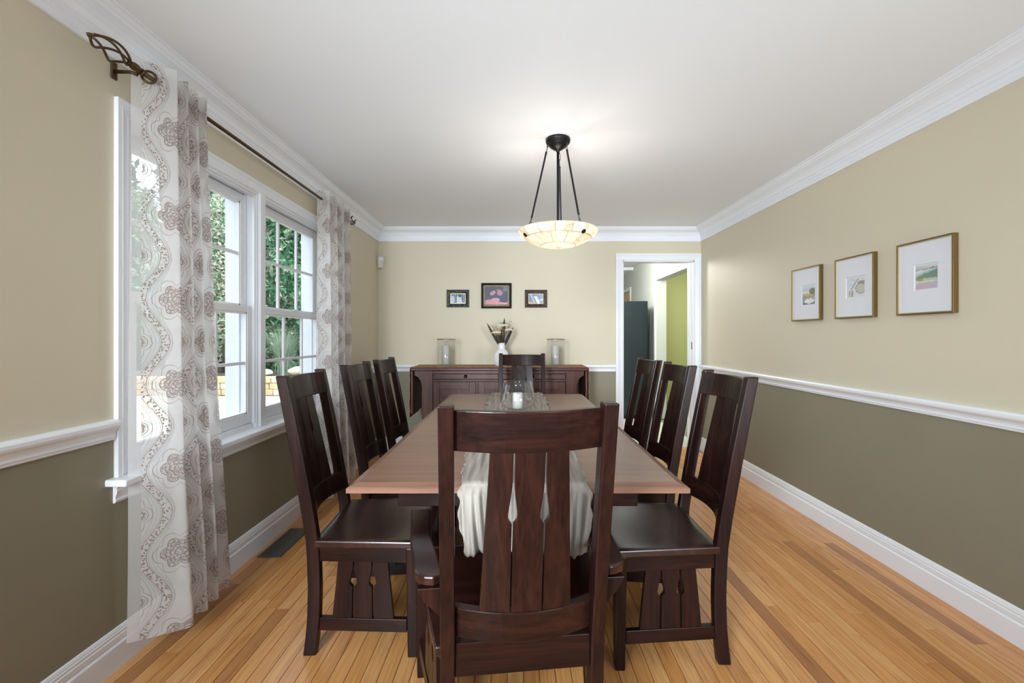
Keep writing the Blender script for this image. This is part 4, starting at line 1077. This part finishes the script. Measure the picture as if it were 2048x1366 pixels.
def leaves(n,cen,rad,size,seed,elong=1.6,shell=.5):
    g=np.random.default_rng(seed); d=g.normal(size=(n,3)); d/=np.linalg.norm(d,axis=1)[:,None]
    r=(shell+(1-shell)*g.random(n)**.6)[:,None]; lump=1+.16*np.sin(d[:,:1]*5+seed)*np.sin(d[:,1:2]*6+seed*2)+.1*np.sin(d[:,2:]*9+seed)
    p=np.array(cen)+d*r*lump*np.array(rad)
    a=g.normal(size=(n,3)); a/=np.linalg.norm(a,axis=1)[:,None]; b2=np.cross(a,g.normal(size=(n,3))); b2/=np.linalg.norm(b2,axis=1)[:,None]
    s=(size*(.6+.8*g.random(n)))[:,None]
    v=np.stack([p-a*s*elong,p-b2*s*.6,p+a*s*elong,p+b2*s*.6],1).reshape(-1,3)
    return v
def foliage(nm,mat,par,blobs,size,seed,elong=1.6):
    V=[leaves(n,c,r,size,seed+i,elong) for i,(n,c,r) in enumerate(blobs)]; V=np.concatenate(V); nq=len(V)//4
    me=bpy.data.meshes.new(nm); me.from_pydata(V.tolist(),[],np.arange(nq*4).reshape(-1,4).tolist()); me.materials.append(mat)
    o=bpy.data.objects.new(nm,me); C.objects.link(o); o.parent=par; o['kind']='stuff'; return o
def tree(nm,lab,loc,h,rad,mat,seed,trunk=.10,size=.07,n=6500,low=.25,group='trees and shrubs in the garden'):
    t=thing(nm,lab,'tree' if nm=='tree' else 'shrub',loc,0,group); rr=random.Random(seed)
    bl=[]
    k=9
    for i in range(k):
        f=i/(k-1); z=h*(low+(1-low)*.9*f); rr_=rad*(1-.55*abs(f-.35)); a=rr.uniform(0,6.28)
        bl.append((n//k,(rad*.45*math.cos(a)*(1-f*.5),rad*.45*math.sin(a)*(1-f*.5),z),(rr_*.75,rr_*.75,h*(1-low)*.22)))
    foliage('foliage',LM[mat],t,bl,size,seed)
    b=MB(); b.tube([(0,0,-.02),(.02*trunk,.05,h*.3),(.05,-.04,h*.6),(0,0,h*.9)],[trunk,trunk*.8,trunk*.5,trunk*.15],8)
    b=b.build('trunk',M['bark'],t)
    for i in range(5):
        a=i*1.3+seed; z=h*(low*.7+.12*i); q=MB(); q.tube([(0,0,z),(rad*.3*math.cos(a),rad*.3*math.sin(a),z+h*.10),(rad*.65*math.cos(a),rad*.65*math.sin(a),z+h*.16)],[trunk*.45,trunk*.3,trunk*.1],6); q.build('branch',M['bark'],t)
    return t
tree('tree','flowering dogwood with creamy blossom and sunlit-toned leaves outside the left window',(-8.0,12.35,gz+.40),4.8,.95,'pale',3,.06,.036,22000,.22)
tree('tree','bushy green tree seen through the right window',(-5.15,12.5,gz+.40),5.0,.95,'green',8,.08,.036,22000,.2)
tree('tree','dark conifer behind the garden trees at the left of the left window',(-11.6,16,gz-.03),7.5,1.3,'conifer',12,.18,.10,7000,.05)
tree('tree','green tree in the second row behind the dogwood',(-8.3,16,gz-.03),7.5,1.3,'green',13,.14,.09,9000,.08)
tree('tree','dark conifer behind the bushy green tree in the right window',(-5.1,16,gz-.03),7.5,1.3,'conifer',14,.18,.10,9000,.05)
tree('tree','tall deep green tree in the last row at the left',(-14.6,21,gz-.03),9,1.8,'deep',15,.2,.12,7000,.05)
tree('tree','tall deep green tree in the last row at the middle',(-10.2,21,gz-.03),9,1.8,'deep',16,.2,.12,9000,.05)
tree('tree','tall deep green tree in the last row at the right',(-5.8,21,gz-.03),9,1.8,'deep',17,.2,.12,9000,.05)
tree('tree','green tree behind the sheer curtain at the left edge of the garden',(-10.5,12.4,gz+.40),4.6,.95,'green',30,.07,.06,8000,.2)
tree('tree','deep green tree far behind the sheer curtain at the left',(-14.9,16.4,gz-.03),7.5,1.3,'deep',31,.14,.10,8000,.05)
tree('shrub','rounded green shrub behind the wall seen through the left window',(-7.0,12.0,gz+.40),.8,.24,'green',21,.03,.03,3500,.1)
tree('shrub','low deep green shrub at the right end of the planting bed',(-4.2,11.6,gz+.40),.7,.24,'deep',22,.03,.03,3000,.1)
og=thing('ornamental_grass','arching clump of grey-green ornamental grass behind the patio wall','grass',(-6.1,11.85,gz+.40)); g=np.random.default_rng(4); vs=[];fs=[]
for i in range(900):
    a=g.uniform(0,6.28); l=g.uniform(.7,1.3); o0=np.array([g.normal()*.06,g.normal()*.06,0]); dr=np.array([math.cos(a),math.sin(a),0]); sp=g.uniform(.2,.55); sd=np.array([-dr[1],dr[0],0])*.005
    b0=len(vs)
    for t in (0,.35,.7,1):
        p=o0+dr*sp*t**1.7*l+np.array([0,0,l*(1.25*t-.62*t*t*sp*1.3)]); w_=(1-t*.85); vs+=[tuple(p-sd*w_),tuple(p+sd*w_)]
    fs+=[(b0+2*k,b0+2*k+1,b0+2*k+3,b0+2*k+2) for k in range(3)]
o=MB().add(vs,fs).build('blades',LM['grass'],og); o['kind']='stuff'
